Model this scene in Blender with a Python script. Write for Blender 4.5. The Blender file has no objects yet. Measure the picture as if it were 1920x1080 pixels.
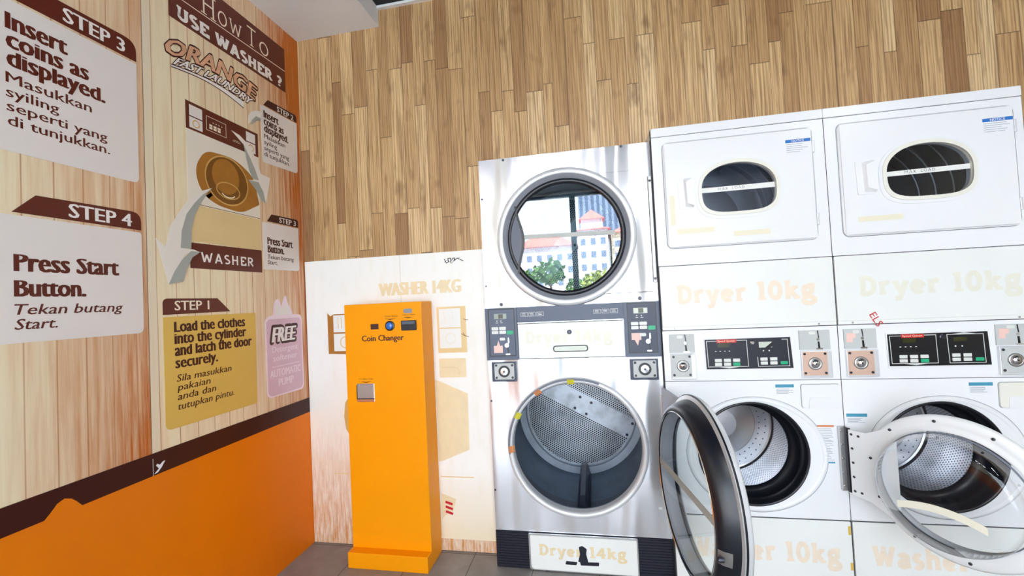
import bpy, bmesh, math, random
from mathutils import Vector, Matrix
R = math.radians
PI = math.pi
C = bpy.context.scene.collection
scene = bpy.context.scene
random.seed(7)

# ------------------------------------------------------------------ camera, sky, sun, exposure
cam_d = bpy.data.cameras.new('camera')
cam_d.sensor_width = 36.0
cam_d.lens = 788.7 / 1920 * 36.0
cam_d.clip_start = 0.02
cam_d.clip_end = 600
cam = bpy.data.objects.new('camera', cam_d)
C.objects.link(cam)
_r = Vector((0.98141674, 0.18543311, -0.04935325))
_u = Vector((0.05369868, -0.01848205, 0.99838613))
_f = Vector((-0.18422169, 0.98248307, 0.0280961))
cam.matrix_world = Matrix(((_r.x, _u.x, -_f.x, 1.548), (_r.y, _u.y, -_f.y, -2.073),
                           (_r.z, _u.z, -_f.z, 1.259), (0, 0, 0, 1)))
scene.camera = cam

w = bpy.data.worlds.new('sky')
scene.world = w
w.use_nodes = True
wn = w.node_tree
bg = wn.nodes['Background']
tcw = wn.nodes.new('ShaderNodeTexCoord')
sep = wn.nodes.new('ShaderNodeSeparateXYZ')
rmp = wn.nodes.new('ShaderNodeValToRGB')
rmp.color_ramp.elements[0].position = 0.0
rmp.color_ramp.elements[0].color = (0.92, 0.97, 1.0, 1)
rmp.color_ramp.elements[1].position = 0.7
rmp.color_ramp.elements[1].color = (0.62, 0.82, 1.0, 1)
wn.links.new(tcw.outputs['Generated'], sep.inputs[0])
wn.links.new(sep.outputs['Z'], rmp.inputs[0])
wn.links.new(rmp.outputs[0], bg.inputs['Color'])
bg.inputs['Strength'].default_value = 7.5

sun_d = bpy.data.lights.new('sun', 'SUN')
sun_d.energy = 42.0
sun_d.angle = R(1.0)
sun_d.color = (1.0, 0.985, 0.96)
sun = bpy.data.objects.new('sun', sun_d)
C.objects.link(sun)
sun.rotation_euler = (R(-30), 0, R(20))      # from behind the shop, down onto the street front

# daylight of the open shop front: guides sky sampling through the opening
por_d = bpy.data.lights.new('shopfront_daylight', 'AREA')
por_d.shape = 'RECTANGLE'
por_d.size = 3.3
por_d.size_y = 2.85
por_d.cycles.is_portal = True
por = bpy.data.objects.new('shopfront_daylight', por_d)
C.objects.link(por)
por.location = (1.55, -4.62, 1.45)
por.rotation_euler = (R(90), 0, 0)

scene.view_settings.view_transform = 'Standard'
scene.view_settings.look = 'None'
scene.view_settings.gamma = 1.0
scene.view_settings.use_curve_mapping = False
scene.view_settings.exposure = 0.02


# unseen fill lights added under the ceiling to brighten the walls
for lx_, ly_ in ((1.9, -2.9), (3.9, -2.6)):
    ld_ = bpy.data.lights.new('ceiling_fill_light', 'AREA')
    ld_.shape = 'RECTANGLE'
    ld_.size, ld_.size_y = 0.12, 1.2
    ld_.energy = 22.0
    ld_.color = (0.95, 0.98, 1.0)
    lo_ = bpy.data.objects.new('ceiling_fill_light', ld_)
    C.objects.link(lo_)
    lo_.location = (lx_, ly_, 2.845)


# ------------------------------------------------------------------ materials
def lin(v):
    v /= 255.0
    return v / 12.92 if v <= 0.04045 else ((v + 0.055) / 1.055) ** 2.4


def rgb(r, g, b):
    return (lin(r), lin(g), lin(b), 1.0)


class NT:
    def __init__(self, m):
        self.t = m.node_tree
        self.b = self.t.nodes['Principled BSDF']

    def n(self, kind, **kw):
        x = self.t.nodes.new(kind)
        for k, v in kw.items():
            setattr(x, k, v)
        return x

    def l(self, a, b):
        self.t.links.new(a, b)

    def m(self, op, a, b=None, c=None, clamp=False):
        x = self.n('ShaderNodeMath', operation=op)
        x.use_clamp = clamp
        for i, v in enumerate((a, b, c)):
            if v is None:
                continue
            if hasattr(v, 'links'):
                self.l(v, x.inputs[i])
            else:
                x.inputs[i].default_value = v
        return x.outputs[0]

    def mix(self, fac, a, b, blend='MIX'):
        x = self.n('ShaderNodeMix', data_type='RGBA', blend_type=blend)
        for s, v in ((x.inputs[0], fac), (x.inputs[6], a), (x.inputs[7], b)):
            if hasattr(v, 'links'):
                self.l(v, s)
            else:
                s.default_value = v
        return x.outputs[2]

    def step(self, v, a, b):
        x = self.n('ShaderNodeMapRange')
        self.l(v, x.inputs[0])
        x.inputs[1].default_value = a
        x.inputs[2].default_value = b
        return x.outputs[0]

    def noise(self, vec, scale, detail=3.0, rough=0.55, dim='3D'):
        x = self.n('ShaderNodeTexNoise', noise_dimensions=dim)
        if dim == '1D':
            self.l(vec, x.inputs['W'])
        else:
            self.l(vec, x.inputs['Vector'])
        x.inputs['Scale'].default_value = scale
        x.inputs['Detail'].default_value = detail
        x.inputs['Roughness'].default_value = rough
        return x.outputs['Fac']

    def obj(self):
        return self.n('ShaderNodeTexCoord').outputs['Object']

    def xyz(self, v):
        s = self.n('ShaderNodeSeparateXYZ')
        self.l(v, s.inputs[0])
        return s.outputs

    def vec(self, x, y, z):
        c = self.n('ShaderNodeCombineXYZ')
        for i, v in enumerate((x, y, z)):
            if hasattr(v, 'links'):
                self.l(v, c.inputs[i])
            else:
                c.inputs[i].default_value = v
        return c.outputs[0]

    def bump(self, h, strength=0.2, dist=0.002):
        x = self.n('ShaderNodeBump')
        x.inputs['Strength'].default_value = strength
        x.inputs['Distance'].default_value = dist
        self.l(h, x.inputs['Height'])
        self.l(x.outputs[0], self.b.inputs['Normal'])


def mat(name, col, rough=0.5, metal=0.0, spec=0.5, var=0.0, vscale=6.0, emit=None, coat=0.0):
    m = bpy.data.materials.new(name)
    m.use_nodes = True
    k = NT(m)
    k.b.inputs['Base Color'].default_value = col
    k.b.inputs['Roughness'].default_value = rough
    k.b.inputs['Metallic'].default_value = metal
    k.b.inputs['Specular IOR Level'].default_value = spec
    k.b.inputs['Coat Weight'].default_value = coat
    if var:
        f = k.noise(k.obj(), vscale, 5)
        d = tuple(c * (1 - var) for c in col[:3]) + (1,)
        k.l(k.mix(k.step(f, 0.35, 0.75), col, d), k.b.inputs['Base Color'])
    if emit:
        k.b.inputs['Emission Color'].default_value = emit[0]
        k.b.inputs['Emission Strength'].default_value = emit[1]
    return m


def glass_mat(name, tint, base_refl, rough=0.0, edge=0.5):
    m = bpy.data.materials.new(name)
    m.use_nodes = True
    t = m.node_tree
    t.nodes.clear()
    o = t.nodes.new('ShaderNodeOutputMaterial')
    tr = t.nodes.new('ShaderNodeBsdfTransparent')
    tr.inputs[0].default_value = tint
    gl = t.nodes.new('ShaderNodeBsdfGlossy')
    gl.inputs['Roughness'].default_value = rough
    lw = t.nodes.new('ShaderNodeLayerWeight')
    lw.inputs[0].default_value = 0.5
    mr = t.nodes.new('ShaderNodeMapRange')
    mr.inputs[1].default_value = 0.25
    mr.inputs[2].default_value = 1.0
    mr.inputs[3].default_value = base_refl
    mr.inputs[4].default_value = edge
    t.links.new(lw.outputs['Facing'], mr.inputs[0])
    mx = t.nodes.new('ShaderNodeMixShader')
    t.links.new(mr.outputs[0], mx.inputs[0])
    t.links.new(tr.outputs[0], mx.inputs[1])
    t.links.new(gl.outputs[0], mx.inputs[2])
    t.links.new(mx.outputs[0], o.inputs[0])
    return m


def m_back_wood():
    m = mat('vertical_wood_laminate', rgb(190, 150, 105), 0.45)
    k = NT(m)
    x, y, z = k.xyz(k.obj())
    xw = k.m('ADD', x, k.m('MULTIPLY', k.m('SUBTRACT', k.noise(x, 5.3, 1, dim='1D'), 0.5), 0.085))
    c = k.m('DIVIDE', xw, 0.068)
    col = k.m('FLOOR', c)
    wn1 = k.n('ShaderNodeTexWhiteNoise', noise_dimensions='1D')
    k.l(col, wn1.inputs['W'])
    v = k.m('ADD', k.m('DIVIDE', z, 0.78), k.m('MULTIPLY', wn1.outputs['Value'], 7.3))
    row = k.m('FLOOR', v)
    wn2 = k.n('ShaderNodeTexWhiteNoise', noise_dimensions='2D')
    k.l(k.vec(col, row, 0.0), wn2.inputs['Vector'])
    rnd = wn2.outputs['Value']
    ramp = k.n('ShaderNodeValToRGB')
    e = ramp.color_ramp.elements
    e[0].position, e[0].color = 0.0, rgb(158, 118, 78)
    e[1].position, e[1].color = 1.0, rgb(224, 192, 146)
    for p, cc in ((0.22, rgb(186, 147, 101)), (0.5, rgb(202, 164, 116)), (0.8, rgb(214, 179, 130))):
        q = e.new(p)
        q.color = cc
    k.l(rnd, ramp.inputs[0])
    gv = k.vec(k.m('MULTIPLY', x, 120.0), k.m('MULTIPLY', rnd, 37.0), k.m('MULTIPLY', z, 3.2))
    g = k.noise(gv, 1.0, 5, 0.62)
    gv2 = k.vec(k.m('MULTIPLY', x, 26.0), k.m('MULTIPLY', rnd, 91.0), k.m('MULTIPLY', z, 2.0))
    wv = k.n('ShaderNodeTexWave', wave_type='BANDS', bands_direction='X')
    k.l(gv2, wv.inputs['Vector'])
    wv.inputs['Scale'].default_value = 1.1
    wv.inputs['Distortion'].default_value = 9.0
    wv.inputs['Detail'].default_value = 3.0
    wv.inputs['Detail Scale'].default_value = 0.8
    c1 = k.mix(k.m('MULTIPLY', k.step(g, 0.45, 0.66), 0.72), ramp.outputs[0], rgb(124, 84, 48))
    c2 = k.mix(k.m('MULTIPLY', k.step(wv.outputs['Fac'], 0.6, 1.0), 0.38), c1, rgb(112, 74, 42))
    kn = k.noise(k.vec(k.m('MULTIPLY', x, 14.0), k.m('MULTIPLY', rnd, 17.0), k.m('MULTIPLY', z, 6.0)), 1.0, 2)
    c3 = k.mix(k.m('MULTIPLY', k.step(kn, 0.60, 0.76), 0.55), c2, rgb(104, 68, 38))
    fx = k.m('FRACT', c)
    ex = k.m('MULTIPLY', k.m('MINIMUM', fx, k.m('SUBTRACT', 1.0, fx)), 0.068)
    fz = k.m('FRACT', v)
    ez = k.m('MULTIPLY', k.m('MINIMUM', fz, k.m('SUBTRACT', 1.0, fz)), 0.78)
    sx = k.m('MULTIPLY', k.m('SUBTRACT', 1.0, k.step(ex, 0.0008, 0.0022)), 0.62)
    sz = k.m('MULTIPLY', k.m('SUBTRACT', 1.0, k.step(ez, 0.0010, 0.0026)), 0.75)
    c4 = k.mix(k.m('MAXIMUM', sx, sz), c3, rgb(78, 52, 34))
    k.l(c4, k.b.inputs['Base Color'])
    k.bump(g, 0.12, 0.001)
    return m


def m_mural_wood():
    # two printed sheets, cream boards with orange-brown ends to each sheet
    m = mat('printed_pale_boards', rgb(228, 205, 165), 0.42)
    k = NT(m)
    x, y, z = k.xyz(k.obj())
    v = k.vec(k.m('MULTIPLY', y, 60.0), 3.0, k.m('MULTIPLY', z, 2.2))
    g = k.noise(v, 1.0, 6, 0.65)
    blot = k.noise(k.vec(k.m('MULTIPLY', y, 7.0), 1.0, k.m('MULTIPLY', z, 1.1)), 1.0, 3)
    # orange edges: towards the seam on the near sheet, towards the corner on the far sheet
    e1 = k.m('MULTIPLY', k.step(y, -1.24, -0.86), k.m('LESS_THAN', y, -0.8425))
    e1 = k.m('MULTIPLY', e1, k.m('ADD', 0.50, k.m('MULTIPLY', k.step(z, 1.9, 0.85), 0.55)))
    e2 = k.m('MULTIPLY', k.m('POWER', k.step(y, -0.55, 0.0), 1.6), k.m('ADD', 0.95, k.m('MULTIPLY', k.step(z, 1.5, 2.6), 0.7)))
    e3 = k.m('MULTIPLY', k.m('GREATER_THAN', y, -0.8425), k.m('MULTIPLY', k.step(z, 2.35, 2.75), 0.45))
    ed = k.m('MAXIMUM', k.m('MAXIMUM', e1, e2), e3)
    f = k.m('MULTIPLY', ed, k.m('ADD', 0.35, k.m('MULTIPLY', k.step(g, 0.3, 0.7), 0.95)), clamp=True)
    f = k.m('ADD', f, k.m('MULTIPLY', k.step(blot, 0.5, 0.72), 0.24), clamp=True)
    base = k.mix(k.m('MULTIPLY', k.step(g, 0.45, 0.75), 0.55), rgb(246, 231, 198), rgb(222, 186, 132))
    base = k.mix(f, base, rgb(190, 100, 22))
    # board lines every 7.4 cm
    yn = k.m('ADD', y, k.m('MULTIPLY', k.m('SUBTRACT', k.noise(k.vec(0.0, y, z), 3.0, 2), 0.5), 0.006))
    fr = k.m('FRACT', k.m('DIVIDE', k.m('ADD', yn, 5.0), 0.0735))
    d = k.m('MULTIPLY', k.m('MINIMUM', fr, k.m('SUBTRACT', 1.0, fr)), 0.0735)
    ln = k.m('MULTIPLY', k.m('SUBTRACT', 1.0, k.step(d, 0.0003, 0.0028)),
             k.m('ADD', 0.35, k.m('MULTIPLY', k.noise(k.vec(0.0, k.m('MULTIPLY', y, 9.0), k.m('MULTIPLY', z, 2.0)), 1.0, 2), 0.7)))
    base = k.mix(ln, base, rgb(172, 100, 38))
    # the seam between sheets with a pale bare edge after it
    pale = k.m('MULTIPLY', k.m('GREATER_THAN', y, -0.842), k.m('LESS_THAN', y, -0.812))
    base = k.mix(k.m('MULTIPLY', pale, 0.75), base, rgb(236, 222, 198))
    seam = k.m('LESS_THAN', k.m('ABSOLUTE', k.m('ADD', y, 0.8425)), 0.0013)
    base = k.mix(seam, base, rgb(120, 96, 70))
    k.l(base, k.b.inputs['Base Color'])
    return m


def m_board():
    # printed white board: white field, boards printed at the edges, orange print at the foot
    m = mat('printed_white_board', rgb(244, 243, 236), 0.4)
    k = NT(m)
    x, y, z = k.xyz(k.obj())
    g = k.noise(k.vec(k.m('MULTIPLY', x, 70.0), 0.0, k.m('MULTIPLY', z, 9.0)), 1.0, 6, 0.68)
    g2 = k.noise(k.vec(k.m('MULTIPLY', x, 20.0), 2.0, k.m('MULTIPLY', z, 6.0)), 1.0, 3)
    white = k.mix(k.m('MULTIPLY', k.step(g2, 0.5, 0.8), 0.35), rgb(250, 250, 247), rgb(240, 233, 212))
    sides = k.m('MAXIMUM', k.m('LESS_THAN', x, 0.133), k.m('GREATER_THAN', x, 0.912))
    low = k.m('LESS_THAN', z, 0.062)
    edge = k.m('MAXIMUM', sides, low)
    tone = k.step(z, 0.75, 0.02)
    wood = k.mix(k.m('MULTIPLY', tone, k.m('ADD', 0.25, k.step(g, 0.35, 0.7)), clamp=True), rgb(246, 242, 230), rgb(206, 140, 72))
    c = k.mix(k.m('MULTIPLY', edge, k.step(z, 1.0, 0.45)), white, wood)
    ln = k.m('MAXIMUM', k.m('LESS_THAN', k.m('ABSOLUTE', k.m('SUBTRACT', x, 0.045)), 0.0014),
             k.m('LESS_THAN', k.m('ABSOLUTE', k.m('SUBTRACT', x, 0.972)), 0.0014))
    c = k.mix(k.m('MULTIPLY', ln, 0.45), c, rgb(190, 150, 100))
    inner = k.m('MULTIPLY', k.m('SUBTRACT', 1.0, edge), k.step(z, 0.42, 0.08))
    c = k.mix(k.m('MULTIPLY', inner, 0.8), c, rgb(238, 222, 186))
    k.l(c, k.b.inputs['Base Color'])
    return m


def m_tiles():
    m = mat('grey_floor_tiles', rgb(150, 140, 132), 0.45)
    k = NT(m)
    x, y, z = k.xyz(k.obj())
    u = k.m('DIVIDE', k.m('ADD', x, 3.0 - 0.268), 0.3035)
    v = k.m('DIVIDE', k.m('ADD', y, 9.0 + 0.126), 0.3035)
    fu, fv = k.m('FRACT', u), k.m('FRACT', v)
    du = k.m('MINIMUM', fu, k.m('SUBTRACT', 1.0, fu))
    dv = k.m('MINIMUM', fv, k.m('SUBTRACT', 1.0, fv))
    d = k.m('MULTIPLY', k.m('MINIMUM', du, dv), 0.3035)
    wn2 = k.n('ShaderNodeTexWhiteNoise', noise_dimensions='2D')
    k.l(k.vec(k.m('FLOOR', u), k.m('FLOOR', v), 0.0), wn2.inputs['Vector'])
    n1 = k.noise(k.obj(), 9.0, 6)
    n2 = k.noise(k.obj(), 160.0, 2)
    c = k.mix(k.step(n1, 0.3, 0.7), rgb(156, 152, 150), rgb(130, 127, 126))
    c = k.mix(k.m('MULTIPLY', wn2.outputs['Value'], 0.25), c, rgb(126, 116, 108))
    c = k.mix(k.m('MULTIPLY', k.step(n2, 0.5, 0.75), 0.2), c, rgb(112, 104, 98))
    c = k.mix(k.m('SUBTRACT', 1.0, k.step(d, 0.0012, 0.0028)), c, rgb(74, 68, 64))
    k.l(c, k.b.inputs['Base Color'])
    return m


def m_perf(name, col, hole, pitch, hr, metal=0.9, rough=0.38, lo=None, hi=None, band=None, blotch=0.0, slots=1.0):
    """sheet steel with round perforations laid out in UV metres; lo/hi limit v, band=(a,b) leaves a solid strip in u"""
    m = mat(name, col, rough, metal)
    k = NT(m)
    uv = k.n('ShaderNodeUVMap').outputs[0]
    u, v, _ = k.xyz(uv)
    row = k.m('DIVIDE', v, pitch * 0.866 * slots)
    odd = k.m('MODULO', k.m('FLOOR', k.m('ADD', row, 4000.0)), 2.0)
    cu = k.m('FRACT', k.m('ADD', k.m('ADD', k.m('DIVIDE', u, pitch), 4000.0), k.m('MULTIPLY', odd, 0.5)))
    cv = k.m('FRACT', k.m('ADD', row, 4000.0))
    du = k.m('MULTIPLY', k.m('SUBTRACT', cu, 0.5), pitch)
    dv = k.m('MULTIPLY', k.m('SUBTRACT', cv, 0.5), pitch * 0.866)
    rr = k.m('SQRT', k.m('ADD', k.m('MULTIPLY', du, du), k.m('MULTIPLY', dv, dv)))
    h = k.m('LESS_THAN', rr, hr)
    if lo is not None:
        h = k.m('MULTIPLY', h, k.m('GREATER_THAN', v, lo))
    if hi is not None:
        h = k.m('MULTIPLY', h, k.m('LESS_THAN', v, hi))
    if band is not None:
        inb = k.m('MULTIPLY', k.m('GREATER_THAN', v, band[0]), k.m('LESS_THAN', v, band[1]))
        h = k.m('MULTIPLY', h, k.m('SUBTRACT', 1.0, inb))
        rad = k.m('SQRT', k.m('ADD', k.m('MULTIPLY', u, u), k.m('MULTIPLY', v, v)))
        h = k.m('MULTIPLY', h, k.m('LESS_THAN', rad, band[2]))
    n = k.noise(k.obj(), 11.0, 5)
    d = tuple(c * 0.55 for c in col[:3]) + (1,)
    base = k.mix(k.m('MULTIPLY', k.step(n, 0.45, 0.72), 0.6 + blotch), col, d)
    k.l(k.mix(h, base, hole), k.b.inputs['Base Color'])
    k.l(k.m('MULTIPLY', k.m('SUBTRACT', 1.0, h), metal), k.b.inputs['Metallic'])
    return m


def m_steel():
    m = mat('brushed_stainless_sheet', (0.88, 0.89, 0.94, 1), 0.3, 0.72)
    k = NT(m)
    x, y, z = k.xyz(k.obj())
    wv = k.noise(k.vec(k.m('MULTIPLY', x, 7.0), 0.0, k.m('MULTIPLY', z, 1.6)), 1.0, 1, 0.4)
    br = k.noise(k.vec(k.m('MULTIPLY', x, 260.0), 0.0, k.m('MULTIPLY', z, 6.0)), 1.0, 2)
    k.l(k.m('ADD', 0.24, k.m('MULTIPLY', br, 0.04)), k.b.inputs['Roughness'])
    k.bump(wv, 0.6, 0.09)
    return m


M = dict(
    backwood=m_back_wood(), mural=m_mural_wood(), board=m_board(), tiles=m_tiles(), steel=m_steel(),
    orange=mat('orange_gloss_paint', rgb(240, 128, 2), 0.34, spec=0.25, var=0.10, vscale=2.2),
    stripe=mat('dark_maroon_vinyl', rgb(62, 18, 10), 0.4, spec=0.3, var=0.15, vscale=8),
    changer=mat('orange_powder_coat', rgb(250, 158, 0), 0.42, spec=0.22, var=0.05, vscale=3),
    soffit=mat('white_ceiling_paint', rgb(246, 248, 252), 0.7, var=0.03),
    darkceil=mat('black_ceiling_void', rgb(22, 22, 28), 0.8),
    trim=mat('white_painted_trim', rgb(240, 240, 240), 0.5),
    grout=mat('white_plaster', rgb(225, 222, 215), 0.8),
    poster=mat('white_vinyl_sticker', rgb(238, 230, 226), 0.38, var=0.03, vscale=4),
    yellow=mat('mustard_vinyl_sticker', rgb(226, 188, 92), 0.38, var=0.05, vscale=5),
    brown=mat('brown_print', rgb(96, 34, 18), 0.4, var=0.08, vscale=5),
    brown_ink=mat('brown_ink', rgb(92, 30, 14), 0.45),
    dark_ink=mat('maroon_ink', rgb(64, 18, 12), 0.45),
    cream_ink=mat('cream_ink', rgb(250, 236, 214), 0.45),
    white_ink=mat('white_ink', rgb(246, 240, 236), 0.45),
    pink=mat('faded_pink_print', rgb(226, 190, 205), 0.4, var=0.12, vscale=6),
    pink_ink=mat('pale_pink_ink', rgb(244, 222, 232), 0.45),
    peach=mat('faded_orange_ink', rgb(232, 176, 140), 0.45, var=0.3, vscale=14),
    gold=mat('ochre_print', rgb(176, 116, 40), 0.42, var=0.25, vscale=9),
    gold_dark=mat('dark_ochre_print', rgb(128, 78, 20), 0.42, var=0.3, vscale=9),
    gold_light=mat('light_ochre_print', rgb(216, 172, 96), 0.42, var=0.2, vscale=9),
    pale_print=mat('pale_cream_print', rgb(240, 232, 218), 0.42),
    tan_print=mat('tan_print', rgb(232, 205, 150), 0.42, var=0.1, vscale=4),
    arrow=mat('silver_white_print', rgb(240, 234, 226), 0.42),
    arrow_grey=mat('silver_grey_print', rgb(168, 172, 166), 0.42),
    faded=mat('faded_tan_ink', rgb(238, 220, 180), 0.45, var=0.08, vscale=20),
    faded_peach=mat('faded_peach_ink', rgb(246, 230, 210), 0.45, var=0.08, vscale=20),
    faded_pale=mat('very_faded_ink', rgb(238, 236, 222), 0.45, var=0.04, vscale=20),
    white=mat('white_enamel', rgb(243, 244, 247), 0.28, var=0.015, vscale=3),
    white2=mat('white_plastic', rgb(241, 242, 244), 0.35),
    offwhite=mat('yellowed_white_plastic', rgb(238, 236, 226), 0.35),
    panelw=mat('white_access_panel', rgb(242, 244, 242), 0.35, var=0.03, vscale=5),
    gap=mat('dark_joint', rgb(60, 60, 66), 0.8),
    slate=mat('slate_blue_plastic', rgb(84, 94, 116), 0.42, var=0.06),
    slate_dark=mat('dark_slate_plastic', rgb(52, 60, 82), 0.4),
    navy=mat('navy_black_plastic', rgb(24, 26, 42), 0.45, var=0.2, vscale=9),
    black=mat('black_plastic', rgb(16, 17, 22), 0.35),
    rubber=mat('black_rubber', rgb(20, 22, 32), 0.32, var=0.2, vscale=8),
    greyrub=mat('grey_rubber', rgb(110, 116, 130), 0.5),
    chrome=mat('polished_metal', (0.82, 0.82, 0.84, 1), 0.18, 1.0),
    zinc=mat('zinc_metal', (0.62, 0.62, 0.62, 1), 0.38, 1.0, var=0.15),
    coinplate=mat('satin_grey_coin_plate', rgb(196, 200, 200), 0.6, 0.0, 0.2),
    silver=mat('silver_painted_rim', rgb(226, 228, 232), 0.3, 0.3),
    bezel=mat('grey_bezel', rgb(150, 154, 164), 0.4),
    handle_grey=mat('dark_grey_recess', rgb(88, 94, 108), 0.4),
    greent=mat('green_key', rgb(34, 172, 124), 0.4),
    key=mat('pale_key', rgb(226, 228, 224), 0.4),
    red=mat('red_print', rgb(206, 42, 34), 0.4),
    redtape=mat('red_lettering', rgb(196, 24, 44), 0.45),
    pinkstick=mat('faded_pink_sticker', rgb(244, 206, 196), 0.5, var=0.08),
    copper=mat('coppery_lock_plate', rgb(216, 184, 166), 0.4, 0.2),
    lcd=mat('lcd_window', rgb(150, 160, 150), 0.25),
    lcd_dark=mat('dark_led_window', rgb(52, 54, 20), 0.25),
    lcd_pale=mat('pale_lcd_window', rgb(206, 212, 200), 0.2),
    bluebtn=mat('blue_button', rgb(40, 110, 200), 0.15, coat=0.6),
    blue=mat('blue_print', rgb(30, 110, 190), 0.45),
    teal=mat('teal_print', rgb(70, 150, 180), 0.45),
    greyink=mat('grey_ink', rgb(136, 139, 147), 0.5),
    paper=mat('white_paper_label', rgb(240, 242, 246), 0.5),
    label_orange=mat('orange_print', rgb(220, 140, 100), 0.5),
    tape=mat('white_tape', rgb(238, 238, 234), 0.5),
    greytape=mat('grey_tape', rgb(176, 180, 176), 0.5),
    creamtape=mat('cream_tape', rgb(244, 240, 222), 0.5),
    oldtape=mat('yellowed_tape_residue', rgb(238, 232, 208), 0.5),
    yellow_tag=mat('yellow_tag', rgb(222, 214, 40), 0.45),
    orange_tag=mat('orange_tag', rgb(214, 134, 74), 0.45),
    tray=mat('dull_steel_flap', rgb(176, 168, 166), 0.35, 0.5),
    dkmetal=mat('dark_screw_metal', rgb(70, 70, 78), 0.35, 0.8),
    drum_wall=m_perf('dryer_drum_steel', (0.085, 0.125, 0.19, 1), (0.004, 0.007, 0.01, 1), 0.0125, 0.0045, 0.55, 0.42, 0.0, 0.15),
    drum_back=m_perf('dryer_drum_back_steel', (0.56, 0.62, 0.70, 1), (0.012, 0.015, 0.022, 1), 0.0130, 0.0047, 0.6, 0.45, band=(-0.011, 0.107, 0.310), blotch=0.3),
    drum_plain=mat('dryer_drum_rim_steel', (0.30, 0.35, 0.42, 1), 0.4, 0.6, var=0.3, vscale=7),
    lifter=mat('dark_blue_lifter', (0.035, 0.045, 0.075, 1), 0.35, 0.3),
    wash_wall=m_perf('washer_drum_steel', (0.80, 0.80, 0.84, 1), (0.16, 0.16, 0.2, 1), 0.013, 0.0030, 0.95, 0.28),
    wash_back=mat('washer_drum_back_steel', (0.56, 0.57, 0.61, 1), 0.3, 0.9, var=0.25),
    wash_wall_plain=mat('bright_drum_plate', (0.7, 0.7, 0.73, 1), 0.35, 0.6, var=0.2),
    dark_drum=mat('dull_drum_enamel', (0.42, 0.44, 0.48, 1), 0.35, 0.5, var=0.3),
    shaded_drum=mat('shaded_drum_enamel', (0.06, 0.065, 0.08, 1), 0.35, 0.5, var=0.3),  # darker copy of the drum enamel, the second window's shade painted in
    dark_inside=mat('machine_dark_interior', rgb(14, 15, 20), 0.7),
    wire=mat('bright_wire', (0.6, 0.62, 0.66, 1), 0.3, 0.9),
    glass_big=glass_mat('round_window_glass', (0.78, 0.84, 0.86, 1), 0.14, 0.0, 0.7),
    glass_dark=glass_mat('dark_window_glass', (0.84, 0.87, 0.92, 1), 0.045, 0.0, 0.35),
    glass_clear=glass_mat('clear_glass', (0.95, 0.97, 0.97, 1), 0.04, 0.0, 0.16),
    glass_bowl=glass_mat('clear_bowl_glass', (0.93, 0.945, 0.955, 1), 0.05, 0.0, 0.75),
    asphalt=mat('pale_concrete_paving', rgb(186, 190, 194), 0.9, var=0.2, vscale=0.6),
    grass=mat('grass_verge', rgb(96, 130, 70), 0.9, var=0.3, vscale=0.9),
    facade=mat('pale_lilac_render', rgb(226, 218, 226), 0.8, var=0.05, vscale=0.3),
    facade2=mat('cream_render', rgb(232, 216, 190), 0.8, var=0.05, vscale=0.3),
    roof=mat('pink_red_roof_tiles', rgb(214, 120, 112), 0.8, var=0.1, vscale=1.0),
    pane=mat('window_blue_grey', rgb(110, 124, 150), 0.3),
    tower=mat('blue_grey_tower', rgb(128, 142, 166), 0.7, var=0.1, vscale=0.2),
    tower_dark=mat('tower_window_strip', rgb(84, 98, 124), 0.4),
    leaf=mat('tree_leaves', rgb(86, 122, 54), 0.8, var=0.45, vscale=2.0),
    leaf2=mat('tree_leaves_yellowish', rgb(140, 152, 66), 0.8, var=0.35, vscale=2.0),
    bark=mat('tree_bark', rgb(104, 84, 64), 0.9),
    frame=mat('dark_steel_frame', rgb(40, 46, 58), 0.5),
    render_wall=mat('shop_wall_paint', rgb(206, 200, 190), 0.8, var=0.05),
    tube=mat('lamp_tube', rgb(250, 250, 250), 0.4, emit=((0.95, 0.98, 1.0, 1), 9.0)),
)


# ------------------------------------------------------------------ mesh builder
def world_loc(o):
    v = Vector((0, 0, 0))
    while o is not None:
        v += o.location
        o = o.parent
    return v


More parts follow.
